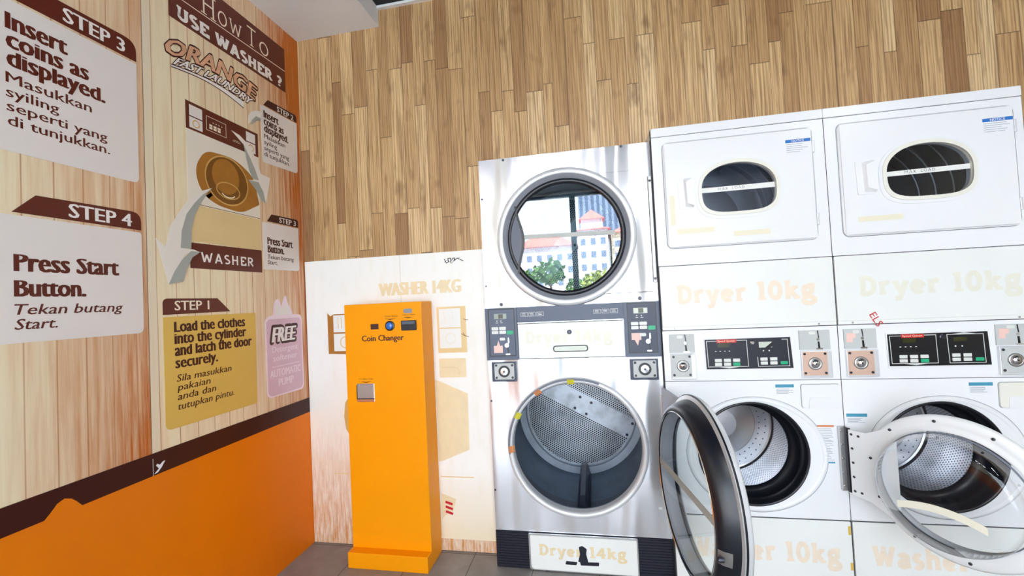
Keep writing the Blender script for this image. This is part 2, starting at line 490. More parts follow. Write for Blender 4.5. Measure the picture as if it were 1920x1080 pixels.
class MB:
    """collects shapes in place (metres in the room); build() links them as ONE mesh object"""

    def __init__(self, xf=None):
        self.v, self.f, self.uv, self.sm, self.xf = [], [], [], [], xf
        self.has_uv = False

    def add(self, verts, faces, smooth=False, uvs=None):
        b = len(self.v)
        for p in verts:
            p = Vector(p)
            self.v.append(self.xf(p) if self.xf else p)
        for i, f in enumerate(faces):
            self.f.append([b + q for q in f])
            self.sm.append(smooth)
            self.uv.append(uvs[i] if uvs else None)
            if uvs:
                self.has_uv = True
        return self

    def bm(self, bm, smooth=False):
        bm.verts.index_update()
        self.add([v.co.copy() for v in bm.verts], [[v.index for v in f.verts] for f in bm.faces], smooth)
        bm.free()
        return self

    def box(self, x0, x1, y0, y1, z0, z1, bev=0.0, seg=2):
        bm = bmesh.new()
        bmesh.ops.create_cube(bm, size=1.0)
        for v in bm.verts:
            v.co = Vector(((x0 + x1) / 2 + v.co.x * (x1 - x0), (y0 + y1) / 2 + v.co.y * (y1 - y0), (z0 + z1) / 2 + v.co.z * (z1 - z0)))
        if bev:
            bmesh.ops.bevel(bm, geom=list(bm.edges), offset=bev, segments=seg, profile=0.5, affect='EDGES')
        return self.bm(bm)

    def prism(self, poly, n0, n1, fr):
        """closed plate: 2D outline extruded between heights n0 and n1 of frame fr"""
        k = len(poly)
        vs = [fr(a, b, n0) for a, b in poly] + [fr(a, b, n1) for a, b in poly]
        fs = [list(range(k))[::-1], [k + i for i in range(k)]]
        fs += [[i, (i + 1) % k, k + (i + 1) % k, k + i] for i in range(k)]
        return self.add(vs, fs)

    def flat(self, poly, n, fr):
        return self.add([fr(a, b, n) for a, b in poly], [list(range(len(poly)))])

    def lathe(self, prof, cx, cz, y0=0.0, seg=72, a0=0.0, a1=2 * PI, smooth=True, uv=False, sx=1.0, sz=1.0, joined=False):
        """surface of revolution about an axis parallel to y; prof = [(radius, depth along +y)]"""
        full = abs(a1 - a0 - 2 * PI) < 1e-6
        n = seg if full else seg + 1
        if joined:
            vs = []
            for r, d in prof:
                for i in range(n):
                    a = a0 + (a1 - a0) * i / seg
                    vs.append((cx + sx * r * math.cos(a), y0 + d, cz + sz * r * math.sin(a)))
            fs = []
            for j in range(len(prof) - 1):
                for i in range(seg):
                    q = (i + 1) % n
                    fs.append([j * n + i, j * n + q, (j + 1) * n + q, (j + 1) * n + i])
            return self.add(vs, fs, smooth)
        for j in range(len(prof) - 1):
            (r0, d0), (r1, d1) = prof[j], prof[j + 1]
            vs, fs, us = [], [], []
            for r, d in ((r0, d0), (r1, d1)):
                for i in range(n):
                    a = a0 + (a1 - a0) * i / seg
                    vs.append((cx + sx * r * math.cos(a), y0 + d, cz + sz * r * math.sin(a)))
            rm = max(r0, r1)
            for i in range(seg):
                q = (i + 1) % n
                fs.append([i, q, n + q, n + i])
                ua, ub = (a0 + (a1 - a0) * i / seg) * rm, (a0 + (a1 - a0) * (i + 1) / seg) * rm
                us.append([(ua, d0), (ub, d0), (ub, d1), (ua, d1)])
            self.add(vs, fs, smooth, us if uv else None)
        return self

    def disc(self, r, cx, cz, y, seg=72, rot=None, sx=1.0, sz=1.0):
        vs = [(cx + sx * r * math.cos(2 * PI * i / seg), y, cz + sz * r * math.sin(2 * PI * i / seg)) for i in range(seg)]
        u = None
        if rot is not None:
            c, s = math.cos(rot), math.sin(rot)
            u = [[((p[0] - cx) * c + (p[2] - cz) * s, -(p[0] - cx) * s + (p[2] - cz) * c) for p in vs]]
        return self.add(vs, [list(range(seg))], False, u)

    def stud(self, x, y, z, r, h, seg=14):
        """round head standing off a front (towards -y)"""
        return self.lathe([(r, 0), (r, -h * 0.6), (r * 0.7, -h), (0.0001, -h)], x, z, y, seg)

    def tube(self, pts, r, seg=8, caps=True):
        pts = [Vector(p) for p in pts]
        rings = []
        up = Vector((0, 0, 1))
        for i, p in enumerate(pts):
            t = (pts[min(i + 1, len(pts) - 1)] - pts[max(i - 1, 0)]).normalized()
            a = t.cross(up)
            if a.length < 1e-4:
                a = t.cross(Vector((0, 1, 0)))
            a.normalize()
            b = a.cross(t)
            rr = r[i] if isinstance(r, (list, tuple)) else r
            rings.append([p + a * rr * math.cos(2 * PI * k / seg) + b * rr * math.sin(2 * PI * k / seg) for k in range(seg)])
        vs = [q for rg in rings for q in rg]
        fs = [[j * seg + k, j * seg + (k + 1) % seg, (j + 1) * seg + (k + 1) % seg, (j + 1) * seg + k]
              for j in range(len(rings) - 1) for k in range(seg)]
        if caps:
            fs += [list(range(seg))[::-1], [(len(rings) - 1) * seg + k for k in range(seg)]]
        return self.add(vs, fs, True)

    def plate_hole(self, x0, x1, z0, z1, hole, y0, y1, cx, cz):
        """front plate with one opening: hole = outline points counter-clockwise round (cx, cz); walls of the opening from y0 to y1"""
        angs = sorted(set([math.atan2(p[1] - cz, p[0] - cx) for p in hole]
                          + [math.atan2(b - cz, a - cx) for a in (x0, x1) for b in (z0, z1)]))
        hp = sorted(hole, key=lambda p: math.atan2(p[1] - cz, p[0] - cx))
        ha = [math.atan2(p[1] - cz, p[0] - cx) for p in hp]

        def on_hole(a):
            m = len(hp)
            for i in range(m):
                a0, a1 = ha[i - 1], ha[i]
                if i == 0:
                    a0 -= 2 * PI
                    if a > ha[-1]:
                        a1 += 2 * PI
                        a0 += 2 * PI
                if a0 - 1e-9 <= a <= a1 + 1e-9:
                    p, q = hp[i - 1], hp[i]
                    d = (math.cos(a), math.sin(a))
                    ex, ez = q[0] - p[0], q[1] - p[1]
                    den = d[0] * ez - d[1] * ex
                    if abs(den) < 1e-12:
                        return q
                    t = ((p[0] - cx) * ez - (p[1] - cz) * ex) / den
                    return (cx + d[0] * t, cz + d[1] * t)
            return hp[0]

        def on_rect(a):
            c, s = math.cos(a), math.sin(a)
            t = 1e9
            if c > 1e-9:
                t = min(t, (x1 - cx) / c)
            if c < -1e-9:
                t = min(t, (x0 - cx) / c)
            if s > 1e-9:
                t = min(t, (z1 - cz) / s)
            if s < -1e-9:
                t = min(t, (z0 - cz) / s)
            return (cx + c * t, cz + s * t)
        n = len(angs)
        inn = [on_hole(a) for a in angs]
        out = [on_rect(a) for a in angs]
        vs = [(p[0], y0, p[1]) for p in inn] + [(p[0], y0, p[1]) for p in out] + [(p[0], y1, p[1]) for p in inn]
        fs = []
        for i in range(n):
            q = (i + 1) % n
            fs.append([i, q, n + q, n + i])
            fs.append([i, 2 * n + i, 2 * n + q, q])
        return self.add(vs, fs)

    def text(self, s, u0, v0, width, cap, n, fr, bold=0.0, shear=0.0, warp=None, space=1.0, heavy=False, outline=0.0):
        """bold = stroke gain as a share of the cap height; heavy = tall lower case like a poster face; outline grows all round"""
        cu = bpy.data.curves.new('t', 'FONT')
        cu.body = s
        cu.resolution_u = 2
        cu.shear = shear
        cu.space_character = space
        o = bpy.data.objects.new('t', cu)
        C.objects.link(o)
        dg = bpy.context.evaluated_depsgraph_get()
        dg.update()
        me = bpy.data.meshes.new_from_object(o.evaluated_get(dg))
        bpy.data.objects.remove(o)
        bpy.data.curves.remove(cu)
        if not len(me.vertices):
            return self
        xs = [v.co.x for v in me.vertices]
        x0, x1 = min(xs), max(xs)
        g = max(bold, outline) * cap
        kx = (width - 2 * bold * cap) / (x1 - x0)
        ky = cap / CAPH
        if outline:
            sh = [(outline * cap * math.cos(PI * q / 6), outline * cap * math.sin(PI * q / 6)) for q in range(12)]
        elif bold:
            m_ = 2 if bold < 0.03 else (3 if bold < 0.06 else 5)
            sh = [(bold * cap * (2 * q / (m_ - 1) - 1), 0.0) for q in range(m_)]
        else:
            sh = [(0.0, 0.0)]
        fs = [list(p.vertices) for p in me.polygons]
        for q, (dx, dz) in enumerate(sh):
            vs = []
            for v in me.vertices:
                a, b = (v.co.x - x0) * kx + (bold * cap), v.co.y * ky
                if heavy:
                    xh = XH * cap
                    if b > xh:
                        b = 0.80 * cap + (b - xh) * (0.22 * cap) / (cap - xh)
                    elif b > 0:
                        b = b * 0.80 * cap / xh
                a, b = a + dx, b + dz
                if warp:
                    a, b = warp(a / width, b / cap)
                else:
                    a, b = a + u0, b + v0
                vs.append(fr(a, b, n + q * 3e-5))
            self.add(vs, fs)
        bpy.data.meshes.remove(me)
        return self

    def strokes(self, s, u0, v0, width, cap, th, n, fr, slab=True, gap=0.13, warp=None):
        """hand-made stroke lettering; th = stroke width as a share of the cap height"""
        x = 0.0
        quads = []
        lev = 0
        for ch in s:
            if ch == ' ':
                x += 0.42
                continue
            adv, lines, feet = GLYPHS[ch]
            lev = 0
            for ln in lines:
                quads += [(lev + (qi % 4) * 0.2, q) for qi, q in enumerate(stroke_quads([(p[0] + x, p[1]) for p in ln], th))]
                lev += 1
            if slab:
                for fx, fy, hl, hr in feet:
                    t = th * 0.62
                    yy = fy - t if fy > 0.3 else fy
                    if fy < -0.05:
                        yy = fy
                    quads.append((lev, [(x + fx - hl, yy), (x + fx + hr, yy), (x + fx + hr, yy + t), (x + fx - hl, yy + t)]))
                    lev += 1
            x += adv + gap
        x -= gap
        for lev, q in quads:
            pts = []
            for a, b in q:
                if warp:
                    a, b = warp(a / x, b)
                else:
                    a, b = u0 + a / x * width, v0 + b * cap
                pts.append(fr(a, b, n + lev * 4e-5))
            self.add(pts, [[0, 1, 2, 3]])
        return self

    def build(self, name, m, parent=None):
        off = world_loc(parent) if parent else Vector((0, 0, 0))
        me = bpy.data.meshes.new(name)
        me.from_pydata([tuple(v - off) for v in self.v], [], self.f)
        me.polygons.foreach_set('use_smooth', self.sm)
        if self.has_uv:
            l = me.uv_layers.new(name='UVMap')
            for p, u in zip(me.polygons, self.uv):
                if u:
                    for li, c in zip(p.loop_indices, u):
                        l.data[li].uv = c
        bm = bmesh.new()
        bm.from_mesh(me)
        bmesh.ops.recalc_face_normals(bm, faces=bm.faces)
        bm.to_mesh(me)
        bm.free()
        me.materials.append(M[m])
        me.update()
        o = bpy.data.objects.new(name, me)
        C.objects.link(o)
        if parent:
            o.parent = parent
        return o


def stroke_quads(ln, th):
    """constant-width ribbon along a polyline, mitred"""
    n = len(ln)
    closed = n > 2 and abs(ln[0][0] - ln[-1][0]) < 1e-6 and abs(ln[0][1] - ln[-1][1]) < 1e-6
    L, Rr = [], []
    for i in range(n):
        def d(a, b):
            x, y = b[0] - a[0], b[1] - a[1]
            q = math.hypot(x, y) or 1
            return x / q, y / q
        if closed:
            d0 = d(ln[(i - 1) % (n - 1)] if i else ln[n - 2], ln[i])
            d1 = d(ln[i], ln[i + 1] if i < n - 1 else ln[1])
        else:
            d0 = d(ln[i - 1], ln[i]) if i else d(ln[0], ln[1])
            d1 = d(ln[i], ln[i + 1]) if i < n - 1 else d0
        tx, ty = d0[0] + d1[0], d0[1] + d1[1]
        q = math.hypot(tx, ty)
        if q < 1e-6:
            tx, ty, q = d1[0], d1[1], 1
        tx, ty = tx / q, ty / q
        k = max(0.45, tx * d1[0] + ty * d1[1])
        h = th / 2 / k
        L.append((ln[i][0] - ty * h, ln[i][1] + tx * h))
        Rr.append((ln[i][0] + ty * h, ln[i][1] - tx * h))
    return [[L[i], Rr[i], Rr[i + 1], L[i + 1]] for i in range(n - 1)]


def arc(cx, cy, rx, ry, a0, a1, n=10):
    return [(cx + rx * math.cos(R(a0 + (a1 - a0) * i / n)), cy + ry * math.sin(R(a0 + (a1 - a0) * i / n))) for i in range(n + 1)]


# glyph: advance, strokes, slab feet (x, y, left reach, right reach)
S_ = arc(.28, .74, .2, .19, 40, 230, 9) + arc(.28, .28, .22, .2, 50, -140, 9)
s_ = arc(.22, .5, .15, .13, 40, 230, 8) + arc(.22, .2, .17, .14, 50, -140, 8)
GLYPHS = {
    'D': (.72, [[(.14, 0), (.14, 1)], [(.1, .92), (.3, .92)] + arc(.3, .5, .34, .42, 85, -85, 12) + [(.3, .08), (.1, .08)]], [(.14, 0, .16, .1), (.14, 1, .16, .1)]),
    'r': (.5, [[(.15, 0), (.15, .7)], [(.15, .4)] + arc(.36, .46, .2, .17, 170, 50, 6)], [(.15, 0, .15, .17), (.15, .7, .15, .06), ]),
    'y': (.66, [[(.1, .7), (.34, .06)], [(.58, .7), (.28, -.2), (.08, -.22)]], [(.1, .7, .12, .13), (.58, .7, .13, .12)]),
    'e': (.6, [arc(.3, .35, .22, .27, 0, 318, 16), [(.08, .36), (.52, .36)]], []),
    'a': (.62, [arc(.28, .47, .2, .16, 160, 20, 6) + [(.47, .0)], arc(.27, .2, .17, .15, 0, 360, 12)], [(.47, 0, .0, .15)]),
    's': (.46, [s_], []),
    'h': (.7, [[(.15, 0), (.15, 1)], [(.15, .45)] + arc(.35, .4, .2, .22, 150, 0, 8) + [(.55, 0)]], [(.15, 0, .15, .14), (.15, 1, .15, .05), (.55, 0, .13, .15)]),
    'k': (.7, [[(.15, 0), (.15, 1)], [(.52, .66), (.17, .3)], [(.3, .42), (.56, .04)]], [(.15, 0, .15, .12), (.15, 1, .15, .05), (.53, .7, .16, .12), (.57, 0, .13, .14)]),
    'g': (.64, [arc(.28, .44, .19, .2, 0, 360, 14), [(.3, .66), (.62, .66)], [(.14, .3), (.12, .12), (.45, .06)] + arc(.4, -.1, .17, .14, 60, -100, 8) + arc(.24, -.12, .18, .13, -90, -250, 8)], []),
    '1': (.46, [[(.25, 0), (.25, 1)], [(.26, .93), (.06, .84)]], [(.25, 0, .2, .2)]),
    '0': (.66, [arc(.33, .5, .24, .42, 0, 360, 20)], []),
    '4': (.7, [[(.48, 0), (.48, .95)], [(.46, .92), (.08, .32), (.68, .32)]], [(.48, 0, .15, .15)]),
    'W': (1.04, [[(.08, 1), (.28, .04)], [(.28, .04), (.5, .8)], [(.5, .8), (.72, .04)], [(.72, .04), (.95, 1)]], [(.08, 1, .1, .16), (.5, 1, .12, .12), (.95, 1, .16, .1)]),
    'U': (.74, [[(.14, 1), (.14, .3)] + arc(.36, .3, .22, .23, 180, 360, 10) + [(.58, 1)]], [(.14, 1, .15, .14), (.58, 1, .14, .15)]),
    'S': (.56, [S_], []),
    'E': (.62, [[(.14, 0), (.14, 1)], [(.14, .92), (.55, .92), (.55, .74)], [(.14, .5), (.42, .5)], [(.14, .08), (.57, .08), (.57, .28)]], [(.14, 0, .14, .1), (.14, 1, .14, .1)]),
    'A': (.78, [[(.1, 0), (.38, 1)], [(.38, 1), (.68, 0)], [(.2, .3), (.58, .3)]], [(.1, 0, .12, .14), (.68, 0, .14, .12)]),
    'H': (.76, [[(.14, 0), (.14, 1)], [(.6, 0), (.6, 1)], [(.14, .5), (.6, .5)]], [(.14, 0, .14, .14), (.14, 1, .14, .14), (.6, 0, .14, .14), (.6, 1, .14, .14)]),
    'R': (.72, [[(.14, 0), (.14, 1)], [(.12, .92), (.34, .92)] + arc(.34, .7, .2, .22, 85, -85, 8) + [(.12, .48)], [(.32, .46), (.62, .02)]], [(.14, 0, .14, .14), (.14, 1, .14, .1), (.62, 0, .04, .12)]),
    '?': (.5, [arc(.24, .74, .17, .19, 160, -60, 8) + [(.24, .42), (.24, .28)], [(.24, .02), (.24, .16)]], []),
    'T': (.7, [[(.35, 0), (.35, 1)], [(.04, .95), (.66, .95)]], [(.35, 0, .13, .13)]),
    'O': (.76, [arc(.38, .5, .31, .46, 0, 360, 20)], []),
    'o': (.66, [arc(.33, .37, .26, .35, 0, 360, 18)], []),
    'w': (.86, [[(.06, .74), (.24, .02)], [(.24, .02), (.43, .6)], [(.43, .6), (.61, .02)], [(.61, .02), (.8, .74)]], [(.06, .74, .08, .1), (.8, .74, .1, .08)]),
    'L': (.55, [[(.12, 1), (.12, .05), (.5, .05)]], []),
    'M': (.85, [[(.1, 0), (.14, 1), (.42, .35), (.7, 1), (.75, 0)]], []),
    'X': (.6, [[(.06, 0), (.54, 1)], [(.06, 1), (.54, 0)]], []),
}

def words(s, u0, v0, width, cap, th, n, fr, name, m, parent, gap=0.13, slab=True):
    """stroke lettering, one mesh per word"""
    ws = s.split(' ')
    adv = [sum(GLYPHS[c][0] + gap for c in w_) - gap for w_ in ws]
    tot = sum(adv) + (0.42 + gap) * (len(ws) - 1)
    x = 0.0
    for w_, a in zip(ws, adv):
        MB().strokes(w_, u0 + x / tot * width, v0, a / tot * width, cap, th, n, fr, slab, gap).build(name, m, parent)
        x += a + 0.42 + gap


# cap height of the text font at size 1
_cu = bpy.data.curves.new('t', 'FONT')
_cu.body = 'H'
_o = bpy.data.objects.new('t', _cu)
C.objects.link(_o)
bpy.context.view_layer.update()
CAPH = max(v[1] for v in _o.bound_box)
_cu.body = 'x'
bpy.context.view_layer.update()
XH = max(v[1] for v in _o.bound_box) / CAPH
bpy.data.objects.remove(_o)
bpy.data.curves.remove(_cu)


def frame_left(x0=0.0):
    return lambda a, b, n: (x0 + n, a, b)


def frame_front(y0=0.0):
    return lambda a, b, n: (a, y0 - n, b)


FL = frame_left(0.0)


def rpoly(pts, rad, n=6):
    """polygon with rounded corners; rad = one radius or one per corner"""
    out = []
    k = len(pts)
    for i in range(k):
        r = rad[i] if isinstance(rad, (list, tuple)) else rad
        p = Vector(pts[i])
        if r <= 0:
            out.append(tuple(p))
            continue
        a = (Vector(pts[i - 1]) - p)
        b = (Vector(pts[(i + 1) % k]) - p)
        a.normalize()
        b.normalize()
        for j in range(n + 1):
            t = j / n
            p0, p1 = p + a * r, p + b * r
            q = p0 * (1 - t) ** 2 + p * 2 * t * (1 - t) + p1 * t ** 2
            out.append(tuple(q))
    return out


def rect(a0, a1, b0, b1):
    return [(a0, b0), (a1, b0), (a1, b1), (a0, b1)]


def circ(cx, cz, r, n=64, sx=1.0, sz=1.0):
    return [(cx + sx * r * math.cos(2 * PI * i / n), cz + sz * r * math.sin(2 * PI * i / n)) for i in range(n)]


def tag(o, label, cat, group=None):
    o['label'] = label
    o['category'] = cat
    if group:
        o['group'] = group
    return o


def thing(name, label, cat, loc, group=None):
    o = bpy.data.objects.new(name, None)
    o.empty_display_size = 0.1
    o.location = loc
    C.objects.link(o)
    return tag(o, label, cat, group)


def struct(name, mb, m):
    o = mb.build(name, m)
    o['kind'] = 'structure'
    return o


def part_label(o, s):
    o['label'] = s
    return o


# ------------------------------------------------------------------ the room
struct('floor', MB().box(-0.1, 5.6, -4.9, 1.5, -0.12, 0.0), 'tiles')
ceil_z = 2.872
struct('ceiling', MB().box(-0.1, 5.6, -4.75, 1.6, ceil_z, ceil_z + 0.2), 'darkceil')
bw = MB()
# wooden wall: whole above the machines, open behind them
bw.box(0, 1.0425, 0, 0.1, 0, 1.942)
bw.box(0, 5.2, 0, 0.1, 1.9845, ceil_z)
bw.box(0, 1.8415, 0, 0.1, 1.942, 1.9845)
bw.box(3.2075, 5.2, 0, 0.1, 0, 1.9845)
struct('wall_back', bw, 'backwood')
struct('wall_left', MB().box(-0.1, 0, -4.75, 0.0, 0.0, ceil_z), 'mural')
struct('trim_1', MB().box(0.0, 0.003, -3.6, 0.0, 0.703, 0.780), 'stripe')
ow = MB().box(0.0, 0.002, -3.6, 0.0, 0.0, 0.703)
ow.prism([(-1.145, 0.70), (-1.128, 0.717), (-1.112, 0.736), (-1.095, 0.743), (-1.078, 0.735), (-1.066, 0.722), (-1.05, 0.70)], 0.003, 0.0038, FL)
struct('trim_2', ow, 'orange')
ch = MB()
ch.prism([(-0.838, 0.708), (-0.826, 0.71), (-0.812, 0.724), (-0.80, 0.742), (-0.808, 0.741), (-0.818, 0.733), (-0.828, 0.74), (-0.832, 0.735), (-0.822, 0.722)], 0.003, 0.0042, FL)
ch.prism([(-0.8425, 0.703), (-0.8415, 0.703), (-0.8415, 0.762), (-0.8425, 0.762)], 0.003, 0.0036, FL)
o = ch.build('scuff_mark', 'paper')
tag(o, 'small white chipped scuff on the dark maroon stripe under the mustard step sign', 'scuff mark')
struct('trim_3', MB().box(0.5, 5.2, -0.020, 0.0, 2.8565, ceil_z - 0.002), 'trim')
struct('trim_4', MB().box(0.0, 0.4985, -4.6, -0.0, 2.767, ceil_z), 'soffit')
struct('wall_right', MB().box(5.2, 5.4, -4.75, 1.5, 0, ceil_z), 'render_wall')
struct('wall_rear', MB().box(-0.1, 5.4, 1.5, 1.6, 0, ceil_z), 'render_wall')
fw = MB().box(3.2, 5.2, -4.75, -4.6, 0, ceil_z)
fw.box(-0.1, 3.2, -4.75, -4.6, 2.85, ceil_z)
struct('wall_front', fw, 'render_wall')
wd = MB().box(1.29, 1.375, -4.72, -4.64, 0.0, 2.85).box(0.0, 3.2, -4.72, -4.64, 2.81, 2.85).box(0.0, 0.06, -4.72, -4.64, 0, 2.85)
struct('window_1', wd, 'frame')


# ------------------------------------------------------------------ left wall: printed signs
def sign(name, label, outline, m='poster', cat='sign', n0=0.0004, n1=0.0014, group=None):
    ys = [p[0] for p in outline]
    zs = [p[1] for p in outline]
    t = thing(name, label, cat, (0.0, sum(ys) / len(ys), min(zs)), group)
    MB().prism(outline, n0, n1, FL).build('panel', m, t)
    return t


def lines(t, rows, m='brown_ink', bold=0.0, shear=0.0, name='lettering', n=0.0018, lab=None):
    for s, y0, z0, wd_, cap in rows:
        MB().text(s, y0, z0, wd_, cap, n, FL, bold, shear, heavy=(name == 'bold_lettering')).build(name, m, t)


# STEP 3 (large)
t = sign('instruction_sign', 'large white sign about inserting coins, upper of the two large wall signs',
         rpoly(rect(-1.62, -0.864, 1.735, 2.163), [0.0, 0.02, 0.0, 0.0]))
part_label(MB().prism(rpoly([(-1.55, 2.171), (-0.864, 2.171), (-0.864, 2.243), (-1.50, 2.232)], [0, 0, 0.04, 0]), 0.0004, 0.0014, FL).build('header_band', 'brown', t), 'brown header band')
lines(t, [('STEP 3', -1.076, 2.183, 0.176, 0.044)], 'white_ink', 0.045, name='header_lettering')
lines(t, [('Insert', -1.207, 2.079, 0.142, 0.045), ('coins as', -1.206, 2.027, 0.196, 0.043), ('displayed.', -1.205, 1.975, 0.241, 0.043)], 'brown_ink', 0.066, name='bold_lettering')
lines(t, [('Masukkan', -1.207, 1.927, 0.203, 0.029), ('syiling', -1.207, 1.887, 0.118, 0.028), ('seperti yang', -1.206, 1.848, 0.245, 0.028), ('di tunjukkan.', -1.204, 1.808, 0.25, 0.028)], 'brown_ink', 0.022)
# STEP 4 (large)
t = sign('instruction_sign', 'large white sign about pressing the start button, lower of the two large wall signs',
         rpoly(rect(-1.62, -0.860, 1.207, 1.560), [0.0, 0.02, 0.01, 0.0]))
part_label(MB().prism(rpoly([(-1.199, 1.568), (-0.861, 1.568), (-0.861, 1.631), (-1.147, 1.625)], [0, 0, 0.035, 0]), 0.0004, 0.0014, FL).build('header_band', 'brown', t), 'brown header band with a slanted left end')
lines(t, [('STEP 4', -1.071, 1.577, 0.18, 0.042)], 'white_ink', 0.045, name='header_lettering')
lines(t, [('Press Start', -1.197, 1.405, 0.262, 0.046), ('Button.', -1.197, 1.335, 0.168, 0.044)], 'brown_ink', 0.066, name='bold_lettering')
lines(t, [('Tekan butang', -1.197, 1.285, 0.272, 0.029), ('Start.', -1.197, 1.244, 0.095, 0.029)], 'brown_ink', 0.022, 0.22)
# title banner
t = sign('title_banner', 'dark brown banner under the ceiling asking how to use the washer', rect(-0.74, -0.107, 2.425, 2.66), 'brown', 'banner')
mb = MB()
mb.strokes('H', -0.60, 2.535, 0.075, 0.095, 0.075, 0.0018, FL)
mb.strokes('ow', -0.52, 2.54, 0.13, 0.085, 0.075, 0.0018, FL)
mb.build('thin_lettering', 'cream_ink', t)
mb = MB()
mb.strokes('T', -0.36, 2.545, 0.06, 0.09, 0.075, 0.0018, FL)
mb.strokes('o', -0.285, 2.545, 0.065, 0.085, 0.075, 0.0018, FL)
mb.build('thin_lettering', 'cream_ink', t)
MB().prism([(-0.735, 2.521), (-0.108, 2.538), (-0.108, 2.5415), (-0.735, 2.5245)], 0.0014, 0.0018, FL).build('rule_line', 'cream_ink', t)
words('USE WASHER ?', -0.707, 2.438, 0.572, 0.052, 0.24, 0.0018, FL, 'slab_lettering', 'white_ink', t, gap=0.09)
# logo
t = thing('logo_sticker', 'orange and white lettered laundry logo sticker with a swoosh under the brown banner', 'logo', (0, -0.54, 2.2))


def lw(a, b):      # text set on a gentle arc that narrows to the right
    y = -0.762 + a * 0.452
    base = 2.266 + 0.038 * math.sin(PI * min(1, a * 0.92)) + a * 0.004
    h = 0.064 + 0.008 * a
    return (y + b * 0.008, base + b * h)


def lw2(a, b):
    y = -0.728 + a * 0.385
    base = 2.240 + 0.023 * math.sin(PI * min(1, a * 0.95)) + a * 0.004
    return (y + b * 0.012, base + b * 0.033)


MB().text('ORANGE', 0, 0, 0.45, 0.06, 0.0010, FL, 0.05, 0.15, lw, outline=0.12).text('FAST LAUNDRY', 0, 0, 0.4, 0.03, 0.0010, FL, 0.06, 0.3, lw2, outline=0.17).build('dark_outline', 'dark_ink', t)
MB().text('ORANGE', 0, 0, 0.45, 0.06, 0.0016, FL, 0.07, 0.15, lw).build('orange_lettering', 'peach', t)
MB().text('FAST LAUNDRY', 0, 0, 0.4, 0.03, 0.0016, FL, 0.07, 0.3, lw2).build('white_lettering', 'white_ink', t)


def swoosh(k):
    top, bot = [], []
    for i in range(21):
        a = i / 20
        y = -0.735 + a * 0.345
        c = 2.230 + 0.024 * math.sin(PI * a * 0.9) - 0.006 * a
        h = 0.003 + 0.011 * a * a + k
        top.append((y, c + h))
        bot.append((y, c - h))
    return top + bot[::-1]


MB().prism(swoosh(0.0035), 0.0004, 0.001, FL).build('swoosh_outline', 'dark_ink', t)
MB().prism(swoosh(0.0), 0.001, 0.0015, FL).build('swoosh', 'white_ink', t)

# washer picture
t = thing('washer_picture', 'printed picture of a washer with brown control strip and round ochre door', 'wall picture', (0, -0.5, 1.445))
MB().prism(rect(-0.68, -0.310, 1.556, 2.01), 0.0003, 0.0008, FL).build('body', 'pale_print', t)
MB().prism(rect(-0.678, -0.312, 1.556, 1.705), 0.0008, 0.0011, FL).build('lower_panel', 'tan_print', t)
MB().prism([(-0.678, 1.7075), (-0.312, 1.7085), (-0.312, 1.711), (-0.678, 1.710)], 0.0008, 0.0012, FL).build('panel_line', 'gold_dark', t)
cs = MB().prism(rect(-0.681, -0.311, 2.008, 2.122), 0.0003, 0.0012, FL).build('control_strip', 'brown', t)
for a0, a1 in ((-0.666, -0.608), (-0.382, -0.328)):
    MB().prism(rect(a0, a1, 2.066, 2.110), 0.0012, 0.0016, FL).build('coin_box', 'poster', cs)
    b = MB().prism(rect(a0, a1, 2.017, 2.061), 0.0012, 0.0016, FL).build('coin_box', 'poster', cs)
    mb = MB()
    c_ = ((a0 + a1) / 2, 2.038)
    ring = stroke_quads(arc(c_[0], c_[1], 0.014, 0.014, 0, 360, 20), 0.004)
    for q in ring:
        mb.flat(q, 0.0018, FL)
    mb.build('lock_ring', 'gold_light', cs)
mb = MB()
for q in stroke_quads([(-0.589, 2.036), (-0.493, 2.036), (-0.493, 2.095), (-0.589, 2.095), (-0.589, 2.036)], 0.002):
    mb.flat(q, 0.0015, FL)
for i in range(3):
    for j in range(2):
        mb.flat(rect(-0.576 + i * 0.02, -0.561 + i * 0.02, 2.045 + j * 0.011, 2.054 + j * 0.011), 0.0015, FL)
for i in range(4):
    mb.flat(rect(-0.56 + i * 0.014, -0.553 + i * 0.014, 2.074, 2.077), 0.0015, FL)
mb.flat(rect(-0.46, -0.415, 2.035, 2.0365), 0.0015, FL).flat(rect(-0.455, -0.42, 2.041, 2.0425), 0.0015, FL)
mb.build('key_pad', 'cream_ink', cs)
dd = MB().prism(rpoly([(-0.56, 1.725), (-0.42, 1.715), (-0.314, 1.776), (-0.345, 1.90), (-0.45, 1.958), (-0.60, 1.945), (-0.648, 1.86), (-0.63, 1.77)], [0.05, 0.04, 0.008, 0.04, 0.06, 0.04, 0.04, 0.05]), 0.0011, 0.0014, FL).build('door', 'gold', t)


def pring(cy, cz, ra, rb, th, n, m, parent, name):
    mb = MB()
    for q in stroke_quads(arc(cy, cz, ra, rb, 0, 360, 40), th):
        mb.flat(q, n, FL)
    return mb.build(name, m, parent)


